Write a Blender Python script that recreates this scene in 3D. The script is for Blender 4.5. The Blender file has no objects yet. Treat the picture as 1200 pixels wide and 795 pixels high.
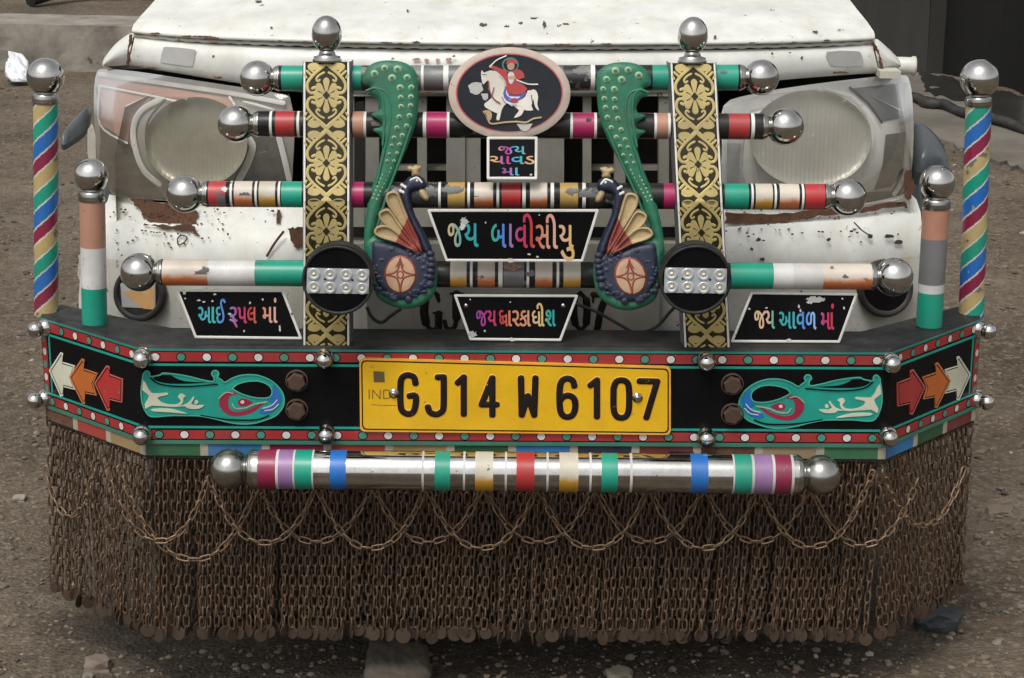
import bpy, bmesh, math, random
from math import sin, cos, pi, radians, sqrt, atan2
from mathutils import Vector, Matrix, noise
from mathutils.geometry import delaunay_2d_cdt
random.seed(7)
S = bpy.context.scene
COL = S.collection

# ------------------------------------------------------------------ camera, sky, sun, exposure
FPX, TILT, ROLL, CAMP = 2300.0, radians(16.0), radians(.3), Vector((0, -3.03, 1.495))
cd = bpy.data.cameras.new('camera'); cam = bpy.data.objects.new('camera', cd); COL.objects.link(cam)
cam.location = CAMP; cam.rotation_euler = (Matrix.Rotation(pi/2 - TILT, 3, 'X') @ Matrix.Rotation(ROLL, 3, 'Z')).to_euler()
cd.sensor_width = 36; cd.lens = FPX/1200*36; cd.clip_start = 0.05; cd.clip_end = 2000
S.camera = cam
SUN_EL, SUN_AZ = radians(58), radians(205)          # azimuth measured like the sky node (0 = +Y, clockwise)
w = bpy.data.worlds.new('World'); S.world = w; w.use_nodes = True
nt = w.node_tree; bg = nt.nodes['Background']
sky = nt.nodes.new('ShaderNodeTexSky'); sky.sky_type = 'NISHITA'; sky.sun_disc = False
sky.sun_elevation = SUN_EL; sky.sun_rotation = SUN_AZ; sky.air_density = 1.0; sky.dust_density = 4.0; sky.ozone_density = 1.0
hs = nt.nodes.new('ShaderNodeHueSaturation'); hs.inputs['Saturation'].default_value = 0.10
nt.links.new(sky.outputs[0], hs.inputs['Color']); nt.links.new(hs.outputs[0], bg.inputs[0])
bg.inputs[1].default_value = 0.14
sd = bpy.data.lights.new('sun', 'SUN'); sun = bpy.data.objects.new('sun', sd); COL.objects.link(sun)
sd.energy = 1.3; sd.angle = radians(18); sd.color = (1, .945, .86)
sv = Vector((sin(SUN_AZ)*cos(SUN_EL), cos(SUN_AZ)*cos(SUN_EL), sin(SUN_EL)))
sun.rotation_euler = sv.to_track_quat('Z', 'Y').to_euler(); sun.location = sv*20
S.view_settings.view_transform = 'Standard'; S.view_settings.look = 'None'
S.view_settings.exposure = 0.34; S.view_settings.gamma = 1
S.cycles.max_bounces = 8; S.cycles.transparent_max_bounces = 8

# ------------------------------------------------------------------ measuring helpers
def ray(px, py):
    a = (px - 600)/FPX; b = -(py - 397.5)/FPX
    x = a*cos(ROLL) - b*sin(ROLL); y = a*sin(ROLL) + b*cos(ROLL)
    return Vector((x, cos(TILT) + y*sin(TILT), -sin(TILT) + y*cos(TILT)))
def PY(px, py, Y):
    r = ray(px, py); return CAMP + r*((Y - CAMP.y)/r.y)
def PZ(px, py, Z):
    r = ray(px, py); return CAMP + r*((Z - CAMP.z)/r.z)
class Plane:
    def __init__(s, p0, n): s.p = Vector(p0); s.n = Vector(n).normalized()
    def __call__(s, px, py, h=0):
        r = ray(px, py); t = (s.p - CAMP).dot(s.n)/r.dot(s.n)
        return CAMP + r*t + s.n*h
def lean(y0, Y0, y1, Y1):
    """plane through the X direction and two (pixel row, depth) points"""
    a, b = PY(600, y0, Y0), PY(600, y1, Y1)
    n = Vector((1, 0, 0)).cross(b - a)
    if n.y > 0: n = -n
    return Plane(a, n)
class Curved:
    """a front surface whose depth varies over the picture"""
    def __init__(s, f): s.f = f
    def __call__(s, px, py, h=0): return PY(px, py, s.f(px, py) - h)
def cat(pts, n=4, closed=False):
    out = []; N = len(pts); rng = range(N if closed else N-1)
    g = (lambda i: pts[i % N]) if closed else (lambda i: pts[max(0, min(N-1, i))])
    for i in rng:
        p0, p1, p2, p3 = g(i-1), g(i), g(i+1), g(i+2)
        for k in range(n):
            t = k/n
            out.append(tuple(.5*(2*b + (c-a)*t + (2*a-5*b+4*c-d)*t*t + (3*b-a-3*c+d)*t**3) for a, b, c, d in zip(p0, p1, p2, p3)))
    if not closed: out.append(tuple(pts[-1]))
    return out
def resample(pts, n):
    L = [0]
    for a, b in zip(pts, pts[1:]): L.append(L[-1] + math.dist(a[:2], b[:2]))
    out = []
    for i in range(n):
        d = L[-1]*i/(n-1); k = 0
        while k < len(L)-2 and L[k+1] < d: k += 1
        t = (d - L[k])/max(1e-9, L[k+1]-L[k]); out.append(tuple(a + (b-a)*t for a, b in zip(pts[k], pts[k+1])))
    return out
def ell(cx, cy, rx, ry, n=24, a0=0): return [(cx + rx*cos(a0 + 2*pi*i/n), cy + ry*sin(a0 + 2*pi*i/n)) for i in range(n)]
def jag(pts, amp, n=5, seed=0):
    """roughen an outline: torn paint edge"""
    R = random.Random(seed); out = []
    for a, b in zip(pts, pts[1:] + pts[:1]):
        for k in range(n):
            t = k/n; out.append((a[0]+(b[0]-a[0])*t + R.uniform(-amp, amp), a[1]+(b[1]-a[1])*t + R.uniform(-amp, amp)))
    return out
def inpoly(x, y, P):
    c = False; j = len(P)-1
    for i in range(len(P)):
        xi, yi = P[i][:2]; xj, yj = P[j][:2]
        if (yi > y) != (yj > y) and x < (xj-xi)*(y-yi)/(yj-yi) + xi: c = not c
        j = i
    return c
def pdist(x, y, P):
    m = 1e9; j = len(P)-1
    for i in range(len(P)):
        ax, ay = P[j][:2]; bx, by = P[i][:2]; dx, dy = bx-ax, by-ay; L = dx*dx+dy*dy
        t = max(0, min(1, ((x-ax)*dx+(y-ay)*dy)/L)) if L else 0
        d = (x-ax-dx*t)**2 + (y-ay-dy*t)**2; j = i
        if d < m: m = d
    return sqrt(m)

# ------------------------------------------------------------------ materials
MC = {}
def mat(name, col, rough=.5, metal=0., dirt=.35, dirtcol=(.13, .105, .08), chips=0., chipcol=(.05, .05, .05), cscale=60., nscale=14., bump=.0,
        coat=0., col2=None, spec=.5, dscale=9., specks=0.):
    """paint / metal with dust mottling, optional chips showing another colour and fine bump"""
    if name in MC: return MC[name]
    m = bpy.data.materials.new(name); m.use_nodes = True; t = m.node_tree; N, L = t.nodes, t.links
    b = N['Principled BSDF']; tc = N.new('ShaderNodeTexCoord'); geo = N.new('ShaderNodeNewGeometry')
    def nz(scale, detail=6, rgh=.6):
        n = N.new('ShaderNodeTexNoise'); n.inputs['Scale'].default_value = scale; n.inputs['Detail'].default_value = detail
        n.inputs['Roughness'].default_value = rgh; L.new(geo.outputs['Position'], n.inputs['Vector']); return n.outputs['Fac']
    def rmp(fac, lo, hi, a=0., z=1.):
        r = N.new('ShaderNodeMapRange'); L.new(fac, r.inputs[0]); r.inputs[1].default_value = lo; r.inputs[2].default_value = hi
        r.inputs[3].default_value = a; r.inputs[4].default_value = z; return r.outputs[0]
    def mix(fac, a, bb):
        x = N.new('ShaderNodeMix'); x.data_type = 'RGBA'
        if isinstance(fac, float): x.inputs['Factor'].default_value = fac
        else: L.new(fac, x.inputs['Factor'])
        for s, v in ((6, a), (7, bb)):
            if isinstance(v, tuple): x.inputs[s].default_value = (*v, 1)
            else: L.new(v, x.inputs[s])
        return x.outputs[2]
    c = tuple(col)
    c = mix(rmp(nz(nscale), .3, .7), tuple(x*.82 for x in c), col2 or tuple(min(1, x*1.12) for x in c))
    if dirt: c = mix(rmp(nz(dscale, 9, .72), .42, .72, 0, dirt), c, dirtcol)
    if dirt: c = mix(rmp(nz(260., 3, .6), .58, .75, 0, dirt*.7), c, dirtcol)
    if chips: c = mix(rmp(nz(cscale, 8, .65), .70-chips*.25, .715-chips*.25), c, chipcol)
    if specks:
        c = mix(rmp(nz(150., 2, .5), .735, .75, 0, .85), c, chipcol); c = mix(rmp(nz(45., 9, .8), .70, .72, 0, .8), c, (.23, .15, .09))
        sc = N.new('ShaderNodeVectorMath'); sc.operation = 'MULTIPLY'; L.new(geo.outputs['Position'], sc.inputs[0]); sc.inputs[1].default_value = (26, 26, 2.2)
        n2 = N.new('ShaderNodeTexNoise'); n2.inputs['Scale'].default_value = 1; n2.inputs['Detail'].default_value = 5; L.new(sc.outputs[0], n2.inputs['Vector'])
        c = mix(rmp(n2.outputs['Fac'], .52, .75, 0, specks), c, (.42, .36, .26))
    L.new(c, b.inputs['Base Color'])
    b.inputs['Metallic'].default_value = metal
    L.new(rmp(nz(dscale*2.3, 8, .7), .3, .75, rough*.75, min(1, rough*1.35)), b.inputs['Roughness'])
    b.inputs['Coat Weight'].default_value = coat; b.inputs['Coat Roughness'].default_value = .08
    b.inputs['Specular IOR Level'].default_value = spec
    if bump:
        bn = N.new('ShaderNodeBump'); bn.inputs['Strength'].default_value = bump; bn.inputs['Distance'].default_value = .002
        L.new(nz(180, 8, .7), bn.inputs['Height']); L.new(bn.outputs[0], b.inputs['Normal'])
    MC[name] = m; return m
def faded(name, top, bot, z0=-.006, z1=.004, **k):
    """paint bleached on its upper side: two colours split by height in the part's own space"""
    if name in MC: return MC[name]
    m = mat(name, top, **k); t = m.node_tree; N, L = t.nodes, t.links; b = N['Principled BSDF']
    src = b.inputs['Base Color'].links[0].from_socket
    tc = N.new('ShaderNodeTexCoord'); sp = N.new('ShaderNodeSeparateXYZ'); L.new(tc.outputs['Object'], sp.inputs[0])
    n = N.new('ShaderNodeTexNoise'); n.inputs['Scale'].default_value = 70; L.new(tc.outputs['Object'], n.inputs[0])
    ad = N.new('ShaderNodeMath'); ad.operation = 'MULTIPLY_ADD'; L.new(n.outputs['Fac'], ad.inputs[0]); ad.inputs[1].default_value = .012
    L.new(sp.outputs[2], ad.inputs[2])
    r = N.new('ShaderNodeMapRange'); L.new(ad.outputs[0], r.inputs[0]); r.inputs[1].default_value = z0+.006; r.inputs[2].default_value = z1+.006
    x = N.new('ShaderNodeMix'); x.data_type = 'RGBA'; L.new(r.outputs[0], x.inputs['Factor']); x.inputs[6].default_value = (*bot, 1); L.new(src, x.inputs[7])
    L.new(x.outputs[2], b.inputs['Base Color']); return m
def rainbow(name, stops):
    m = bpy.data.materials.new(name); m.use_nodes = True; t = m.node_tree; b = t.nodes['Principled BSDF']
    tc = t.nodes.new('ShaderNodeTexCoord'); sp = t.nodes.new('ShaderNodeSeparateXYZ'); t.links.new(tc.outputs['Generated'], sp.inputs[0])
    r = t.nodes.new('ShaderNodeValToRGB'); e = r.color_ramp.elements
    e[0].position = stops[0][0]; e[0].color = (*stops[0][1], 1); e[1].position = stops[-1][0]; e[1].color = (*stops[-1][1], 1)
    for p, c in stops[1:-1]: q = e.new(p); q.color = (*c, 1)
    n = t.nodes.new('ShaderNodeTexNoise'); n.inputs['Scale'].default_value = 40; n.inputs['Detail'].default_value = 6
    mr = t.nodes.new('ShaderNodeMapRange'); t.links.new(n.outputs['Fac'], mr.inputs[0]); mr.inputs[1].default_value = .5; mr.inputs[2].default_value = .8; mr.inputs[4].default_value = .3
    x = t.nodes.new('ShaderNodeMix'); x.data_type = 'RGBA'; t.links.new(mr.outputs[0], x.inputs['Factor']); t.links.new(r.outputs[0], x.inputs[6]); x.inputs[7].default_value = (.3, .27, .24, 1)
    t.links.new(sp.outputs[0], r.inputs[0]); t.links.new(x.outputs[2], b.inputs['Base Color']); b.inputs['Roughness'].default_value = .4
    return m
def lens_mat(name, tint, haze):
    m = bpy.data.materials.new(name); m.use_nodes = True; t = m.node_tree; N, L = t.nodes, t.links
    b = N['Principled BSDF']; b.inputs['Base Color'].default_value = (*tint, 1); b.inputs['Roughness'].default_value = .3; b.inputs['Coat Weight'].default_value = 1; b.inputs['Coat Roughness'].default_value = .06
    tr = N.new('ShaderNodeBsdfTransparent'); mx = N.new('ShaderNodeMixShader'); geo = N.new('ShaderNodeNewGeometry')
    n = N.new('ShaderNodeTexNoise'); n.inputs['Scale'].default_value = 7; n.inputs['Detail'].default_value = 8; L.new(geo.outputs['Position'], n.inputs[0])
    r = N.new('ShaderNodeMapRange'); L.new(n.outputs['Fac'], r.inputs[0]); r.inputs[1].default_value = .3; r.inputs[2].default_value = .75; r.inputs[3].default_value = haze*.5; r.inputs[4].default_value = haze*1.4
    L.new(r.outputs[0], mx.inputs[0]); L.new(tr.outputs[0], mx.inputs[1]); L.new(b.outputs[0], mx.inputs[2])
    gl = N.new('ShaderNodeBsdfGlossy'); gl.inputs['Roughness'].default_value = .07; fr = N.new('ShaderNodeFresnel'); fr.inputs[0].default_value = 1.5; m2 = N.new('ShaderNodeMixShader')
    k_ = N.new('ShaderNodeMath'); k_.operation = 'MULTIPLY'; L.new(fr.outputs[0], k_.inputs[0]); k_.inputs[1].default_value = .55; L.new(k_.outputs[0], m2.inputs[0]); L.new(mx.outputs[0], m2.inputs[1]); L.new(gl.outputs[0], m2.inputs[2])
    L.new(m2.outputs[0], N['Material Output'].inputs[0]); return m

WHITE = mat('old white body paint', (.615, .622, .585), .4, dirt=.2, dirtcol=(.46, .42, .33), chips=.12, chipcol=(.09, .055, .035), cscale=55, coat=.1, specks=.35)
WHITE2 = mat('soiled white body paint', (.56, .56, .51), .5, dirt=.4, dirtcol=(.30, .26, .20), chips=.24, chipcol=(.07, .04, .025), cscale=42, specks=.6)
CREAM = mat('cream inner panel paint', (.46, .445, .38), .5, dirt=.4, dirtcol=(.25, .21, .16), chips=.2, chipcol=(.08, .045, .03), cscale=38)
GREYP = mat('dusty grey panel paint', (.24, .235, .205), .6, dirt=.5, dirtcol=(.13, .11, .085), chips=.15, chipcol=(.04, .035, .03))
RUST = mat('brown rust', (.095, .042, .022), .85, dirt=.7, dirtcol=(.17, .085, .04), bump=.8, nscale=60, dscale=30, chips=.3, chipcol=(.03, .018, .012))
BLACK = mat('black gloss paint', (.004, .004, .005), .3, dirt=.07, dirtcol=(.045, .04, .035), spec=.1)
BLACKD = mat('dusty black sheet metal', (.008, .010, .012), .55, dirt=.7, dirtcol=(.055, .050, .042), bump=.2, spec=.3, dscale=14)
NAVY = mat('navy black paint', (.009, .011, .017), .4, dirt=.2, dirtcol=(.06, .055, .05), spec=.2)
DARK = mat('dark cavity metal', (.010, .0085, .0065), .9, dirt=.3, dirtcol=(.025, .02, .015))
CHROME = mat('polished steel', (.56, .55, .53), .08, 1., dirt=.42, dirtcol=(.15, .13, .10), dscale=20, chips=.12, chipcol=(.10, .085, .065), cscale=110)
CHROMED = mat('dulled polished steel', (.42, .415, .39), .2, 1., dirt=.5, dirtcol=(.12, .105, .085), dscale=22)
STEEL = mat('grey worn steel', (.16, .165, .165), .5, .4, dirt=.3, dirtcol=(.09, .08, .065), bump=.2)
GREEN = mat('sea green paint', (.006, .27, .18), .36, dirt=.3, dirtcol=(.08, .13, .10), chips=.17, chipcol=(.08, .1, .08))
TEAL = mat('teal line paint', (.012, .20, .155), .4, dirt=.3, dirtcol=(.05, .07, .055))
TEALP = mat('bright teal paint', (.008, .27, .21), .4, dirt=.2, dirtcol=(.03, .12, .09))
RED = mat('red paint', (.38, .022, .025), .38, dirt=.4, dirtcol=(.17, .07, .055), chips=.2, chipcol=(.12, .12, .12))
REDW = mat('worn red paint', (.40, .03, .035), .4, dirt=.3, dirtcol=(.3, .12, .1), chips=.55, chipcol=(.10, .10, .105), cscale=24)
MAG = mat('magenta paint', (.33, .012, .09), .36, chips=.15, dirt=.35, dirtcol=(.15, .04, .06))
MAROON = mat('maroon paint', (.21, .012, .05), .36, dirt=.35, dirtcol=(.12, .05, .05), chips=.22, chipcol=(.1, .1, .1))
PURPLE = mat('mauve paint', (.24, .13, .28), .35, dirt=.25, dirtcol=(.2, .17, .2), chips=.15, chipcol=(.3, .3, .3))
BLUE = mat('blue paint', (.01, .12, .42), .38, dirt=.35, dirtcol=(.07, .12, .18), chips=.2, chipcol=(.25, .27, .3))
PINK = mat('faded terracotta paint', (.40, .19, .125), .5, dirt=.55, dirtcol=(.30, .20, .15), chips=.2, chipcol=(.1, .1, .1))
WHITEP = mat('white line paint', (.66, .65, .61), .45, dirt=.28, dirtcol=(.28, .25, .2), chips=.12, chipcol=(.04, .04, .04))
LGREY = mat('off white stripe paint', (.54, .54, .53), .42, dirt=.45, dirtcol=(.34, .31, .26), chips=.12, chipcol=(.15, .15, .14))
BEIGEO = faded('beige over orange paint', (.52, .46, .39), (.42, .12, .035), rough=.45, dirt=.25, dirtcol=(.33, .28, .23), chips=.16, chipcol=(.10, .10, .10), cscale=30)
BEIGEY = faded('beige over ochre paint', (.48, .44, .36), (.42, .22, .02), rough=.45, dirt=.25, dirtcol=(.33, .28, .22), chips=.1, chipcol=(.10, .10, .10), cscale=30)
GREYW = mat('flaked black and grey paint', (.02, .021, .021), .4, dirt=.2, dirtcol=(.08, .07, .06), chips=.72, chipcol=(.17, .17, .16), cscale=16)
BLACKT = mat('black tube paint', (.008, .008, .008), .35, spec=.3, dirt=.3, dirtcol=(.07, .06, .05), chips=.2, chipcol=(.12, .12, .12), cscale=30)
OCHRE = mat('ochre paint', (.40, .25, .06), .45, dirt=.35, dirtcol=(.28, .22, .13), chips=.3, chipcol=(.12, .11, .10), cscale=28)
ORANGE = mat('burnt orange paint', (.46, .12, .02), .42, dirt=.2, dirtcol=(.2, .08, .04))
IVORY = mat('ivory paint', (.52, .52, .40), .45, dirt=.25, dirtcol=(.27, .25, .19))
PGREEN = mat('pale green paint', (.30, .37, .27), .5, dirt=.3)
YELLOW = mat('yellow plate sheet', (.66, .39, .006), .38, chips=.08, chipcol=(.3, .17, .03), dirt=.4, dirtcol=(.42, .23, .02), nscale=4)
YELLOWE = mat('orange plate edge', (.72, .34, .03), .4, dirt=.2, dirtcol=(.42, .22, .05))
PLBLACK = mat('plate letter black', (.008, .006, .005), .5, spec=.2, dirt=.15, dirtcol=(.07, .05, .02), chips=.06, chipcol=(.45, .27, .02), cscale=70)
GOLD = mat('gold foil print', (.44, .35, .135), .45, .3, dirt=.55, dirtcol=(.20, .155, .075), nscale=8, chips=.12, chipcol=(.05, .04, .02))
FOILBG = mat('dark olive foil', (.020, .017, .008), .45, .2, spec=.2, dirt=.25, dirtcol=(.07, .06, .03))
PGREENT = mat('peacock green paint', (.012, .135, .073), .45, dirt=.55, dirtcol=(.05, .10, .06), nscale=30, bump=.25, dscale=24, chips=.12, chipcol=(.02, .05, .03))
PBLUE = mat('peacock blue paint', (.006, .012, .036), .5, dirt=.45, dirtcol=(.04, .038, .042), bump=.3, chips=.16, chipcol=(.10, .09, .07), dscale=26)
PTAN = mat('peacock tan paint', (.40, .30, .15), .5, dirt=.6, dirtcol=(.22, .15, .08), bump=.3, dscale=26, chips=.14, chipcol=(.16, .1, .05))
PRED = mat('peacock red paint', (.20, .03, .022), .5, dscale=26, dirt=.55, dirtcol=(.2, .08, .05), bump=.1)
PFLESH = mat('rosette buff paint', (.42, .28, .17), .5, dirt=.55, dirtcol=(.25, .14, .085), dscale=30)
PEYE = mat('eye spot green paint', (.24, .38, .22), .5, dirt=.25, dirtcol=(.1, .2, .1))
CHAIN = mat('rusty chain steel', (.098, .065, .042), .5, .35, dirt=.75, dirtcol=(.125, .070, .038), nscale=5, dscale=7)
CHAINB = mat('brown worn chain steel', (.20, .135, .085), .45, .5, dirt=.4, dirtcol=(.14, .08, .045), nscale=40)
DISC = mat('rusty disc', (.062, .042, .029), .8, .1, spec=.2, dirt=.5, dirtcol=(.028, .021, .016), nscale=50)
CABLE = mat('black rubber', (.012, .012, .012), .6, dirt=.3)
TYRE = mat('dusty tyre rubber', (.02, .02, .02), .8, dirt=.5)
SALMON = mat('faded amber plastic', (.42, .24, .185), .35, dirt=.25, dirtcol=(.26, .16, .12))
SMOKE = mat('smoked lamp plastic', (.06, .062, .055), .35, dirt=.75, dirtcol=(.15, .145, .12), dscale=22)
SILVER = mat('lamp silver', (.74, .735, .69), .35, 0., dirt=.2, dirtcol=(.3, .28, .24))
BOWL = mat('clouded lamp bowl', (.42, .40, .31), .42, .55, dirt=.3, dirtcol=(.13, .12, .085), nscale=5)
BOWL2 = mat('pale clouded lamp bowl', (.56, .54, .465), .45, .4, dirt=.25, dirtcol=(.24, .23, .19), nscale=5)
for m_ in (BOWL, BOWL2):
    t_ = m_.node_tree; g_ = t_.nodes.new('ShaderNodeNewGeometry'); wv = t_.nodes.new('ShaderNodeTexWave'); wv.bands_direction = 'X'; wv.inputs['Scale'].default_value = 38; wv.inputs['Distortion'].default_value = .4
    bn = t_.nodes.new('ShaderNodeBump'); bn.inputs['Strength'].default_value = .13; bn.inputs['Distance'].default_value = .003
    t_.links.new(g_.outputs['Position'], wv.inputs['Vector']); t_.links.new(wv.outputs['Fac'], bn.inputs['Height']); t_.links.new(bn.outputs[0], t_.nodes['Principled BSDF'].inputs['Normal'])
STICK = mat('faded grey sticker', (.36, .36, .345), .6, dirt=.4, dirtcol=(.5, .49, .45))
LEDM = mat('lamp led board', (.33, .36, .385), .4, dirt=.2, dirtcol=(.36, .35, .33))
LEDC = mat('led reflector cup', (.74, .77, .79), .12, .6, dirt=.0)
LEDY = mat('led phosphor', (.66, .63, .42), .4, dirt=0.)
CONC = mat('weathered concrete', (.25, .23, .195), .85, dirt=.9, dirtcol=(.085, .072, .055), dscale=4, nscale=7, bump=.8, chips=.22, chipcol=(.07, .058, .044), cscale=9)
SOOT = mat('soot blackened wall', (.010, .010, .009), .7, spec=.2, dirt=.6, dirtcol=(.008, .008, .008), dscale=1.2, nscale=2.5)
PLAS = mat('grey smoked plaster', (.042, .041, .037), .9, spec=.2, dirt=.5, dirtcol=(.035, .033, .028), dscale=2., nscale=1.5)
BAG = mat('white plastic film', (.72, .75, .78), .4, dirt=.15)
FLARE = mat('grey blue moulded plastic', (.06, .075, .085), .3, dirt=.35)
LIGHTD = mat('amber lamp sticker', (.55, .30, .10), .5, dirt=.4, dirtcol=(.5, .42, .3))

# ------------------------------------------------------------------ mesh builder
WL = {}
class MB:
    def __init__(s, *mats): s.v = []; s.f = []; s.m = []; s.sm = []; s.mats = list(mats)
    def mi(s, m):
        if m not in s.mats: s.mats.append(m)
        return s.mats.index(m)
    def add(s, vs, fs, m, smooth=True):
        o = len(s.v); s.v += [Vector(x) for x in vs]; i = s.mi(m)
        for f in fs: s.f.append([a+o for a in f]); s.m.append(i); s.sm.append(smooth)
    def grid(s, rows, m, smooth=True, close=False, mf=None):
        n = len(rows[0]); vs = [p for r in rows for p in r]; o = len(s.v); s.v += [Vector(p) for p in vs]
        for i in range(len(rows)-1):
            for j in range(n if close else n-1):
                k = (j+1) % n
                s.f.append([o+i*n+j, o+i*n+k, o+(i+1)*n+k, o+(i+1)*n+j]); s.m.append(s.mi(mf(i, j) if mf else m)); s.sm.append(smooth)
    def box(s, a, b, m, R=None, bev=0):
        x0, y0, z0 = a; x1, y1, z1 = b
        vs = [(x, y, z) for z in (z0, z1) for y in (y0, y1) for x in (x0, x1)]
        if R: vs = [R @ Vector(v) for v in vs]
        s.add(vs, [(0, 2, 3, 1), (4, 5, 7, 6), (0, 1, 5, 4), (2, 6, 7, 3), (0, 4, 6, 2), (1, 3, 7, 5)], m, False)
    def hexa(s, front, depth, m):
        """four front corners in order, pushed back along depth"""
        f = [Vector(p) for p in front]; b = [p + Vector(depth) for p in f]
        s.add(f + b, [(0, 1, 2, 3), (7, 6, 5, 4), (0, 4, 5, 1), (1, 5, 6, 2), (2, 6, 7, 3), (3, 7, 4, 0)], m, False)
    def lathe(s, base, axis, prof, m, n=28, mf=None, smooth=True, squash=None):
        """prof: (distance along axis, radius); material can change per ring"""
        ax = Vector(axis).normalized(); u = ax.orthogonal().normalized(); v = ax.cross(u); base = Vector(base)
        rows = [[base + ax*d + (u*cos(2*pi*j/n) + v*sin(2*pi*j/n))*max(r, 1e-5) for j in range(n)] for d, r in prof]
        s.grid(rows, m, smooth, True, (lambda i, j: mf(i)) if mf else None)
    def ball(s, c, r, m, n=28, sq=(1, 1, 1)):
        rows = []
        for i in range(n//2+1):
            a = pi*i/(n//2); rows.append([Vector(c) + Vector((r*sq[0]*max(sin(a), 1e-4)*cos(2*pi*j/n), r*sq[1]*max(sin(a), 1e-4)*sin(2*pi*j/n), r*sq[2]*cos(a))) for j in range(n)])
        s.grid(rows, m, True, True)
    def tube(s, pts, r, m, n=10, caps=True):
        pts = [Vector(p) for p in pts]; rows = []; u = None
        for i, p in enumerate(pts):
            t = (pts[min(i+1, len(pts)-1)] - pts[max(i-1, 0)]).normalized()
            u = t.orthogonal().normalized() if u is None else (u - t*u.dot(t)).normalized()
            v = t.cross(u); rr = r[i] if isinstance(r, (list, tuple)) else r
            rows.append([p + (u*cos(2*pi*j/n)+v*sin(2*pi*j/n))*rr for j in range(n)])
        s.grid(rows, m, True, True)
        if caps:
            o = len(s.v); s.v += rows[0] + rows[-1]; s.f.append([o+j for j in range(n)][::-1]); s.f.append([o+n+j for j in range(n)]); s.m += [s.mi(m)]*2; s.sm += [False]*2
    def relief(s, out, surf, m, H=0., R=4., step=None, h0=.0003, back=.0, mf=None, smooth=True, hf=None, dish=0.):
        """filled outline in picture coordinates laid on a surface; H > 0 pillows it up by H metres over R pixels"""
        P = [Vector(p[:2]) for p in out]; n = len(P); pts = list(P)
        if step:
            x0, x1 = min(p.x for p in P), max(p.x for p in P); y0, y1 = min(p.y for p in P), max(p.y for p in P)
            k = 0; y = y0 + step*.5
            while y < y1:
                x = x0 + step*(.3 + .5*(k % 2))
                while x < x1:
                    if inpoly(x, y, P) and pdist(x, y, P) > step*.45: pts.append(Vector((x, y)))
                    x += step
                y += step*.87; k += 1
            if H and R < 1e8:
                ring = []
        r = delaunay_2d_cdt(pts, [], [list(range(n))], 1, 1e-5)
        vs, fs = r[0], r[2]
        cnt = {}
        for f in fs:
            for a, b in zip(f, list(f[1:])+[f[0]]):
                cnt[(a, b)] = 1
        edge = [(a, b) for (a, b) in cnt if (b, a) not in cnt]; bset = {a for e in edge for a in e}
        W = []
        for i, p in enumerate(vs):
            h = 0
            if H and i not in bset:
                d0 = pdist(p.x, p.y, P)/R; d = min(d0, 1); h = H*sqrt(max(0, 1-(1-d)**2))
                if dish: q = max(0, min(1, (d0-.8)/.9)); h -= dish*q*q*(3-2*q)
            if hf and i not in bset: h += hf(p.x, p.y)
            W.append(surf(p.x, p.y, h0 + h))
        o = len(s.v); s.v += W
        for f in fs:
            c = sum((vs[i] for i in f), Vector((0, 0)))/len(f)
            s.f.append([o+i for i in f]); s.m.append(s.mi(mf(c.x, c.y) if mf else m)); s.sm.append(smooth and bool(H or hf))
        o2 = len(s.v); idx = {}
        for i in bset: idx[i] = len(s.v); s.v.append(surf(vs[i].x, vs[i].y, -back))
        o3 = len(s.v); jdx = {}
        for i in bset: jdx[i] = len(s.v); s.v.append(W[i].copy())
        for a, b in edge:
            c = (vs[a]+vs[b])/2
            s.f.append([jdx[b], jdx[a], idx[a], idx[b]]); s.m.append(s.mi(mf(c.x, c.y) if mf else m)); s.sm.append(False)
    def stroke(s, pts, surf, r, m, flat=.4, h0=0., smooth=0, closed=False, n=6):
        """a raised line: half round bead of radius r (metres) along picture points"""
        if smooth: pts = cat(pts, smooth, closed)
        if closed and pts[0] != pts[-1]: pts = list(pts) + [pts[0]]
        W = [surf(p[0], p[1], h0) for p in pts]; Nn = []
        for p in pts:
            a = surf(p[0], p[1], h0); Nn.append((surf(p[0], p[1], h0+.01) - a).normalized())
        rows = []
        def ring(p, t, nn, k):
            sd = nn.cross(t).normalized(); return [p + sd*(cos(pi*j/n)*r*k) + nn*(sin(pi*j/n)*r*flat*k) for j in range(n+1)]
        M_ = len(W)
        for i in range(M_):
            t = W[min(i+1, M_-1)] - W[max(i-1, 0)]
            if closed and i in (0, M_-1): t = W[1] - W[M_-2]
            if t.length < 1e-9: t = Vector((1, 0, 0))
            t.normalize()
            if i == 0 and not closed: rows += [ring(W[0]-t*r, t, Nn[0], .02), ring(W[0]-t*r*.75, t, Nn[0], .66), ring(W[0]-t*r*.4, t, Nn[0], .92)]
            rows.append(ring(W[i], t, Nn[i], 1))
            if i == M_-1 and not closed: rows += [ring(W[-1]+t*r*.4, t, Nn[-1], .92), ring(W[-1]+t*r*.75, t, Nn[-1], .66), ring(W[-1]+t*r, t, Nn[-1], .02)]
        s.grid(rows, m, True)
    def build(s, name, parent=None, label=None, origin=None):
        lo = Vector((min(v[i] for v in s.v) for i in range(3))); hi = Vector((max(v[i] for v in s.v) for i in range(3)))
        c = Vector(origin) if origin is not None else (lo+hi)/2
        me = bpy.data.meshes.new(name); me.from_pydata([v-c for v in s.v], [], s.f)
        for m in s.mats: me.materials.append(m)
        me.polygons.foreach_set('material_index', s.m); me.polygons.foreach_set('use_smooth', s.sm); me.update()
        o = bpy.data.objects.new(name, me); COL.objects.link(o); WL[o] = c
        o.location = c - (WL[parent] if parent else Vector())
        if parent: o.parent = parent
        if label: o['label'] = label
        return o
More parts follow.
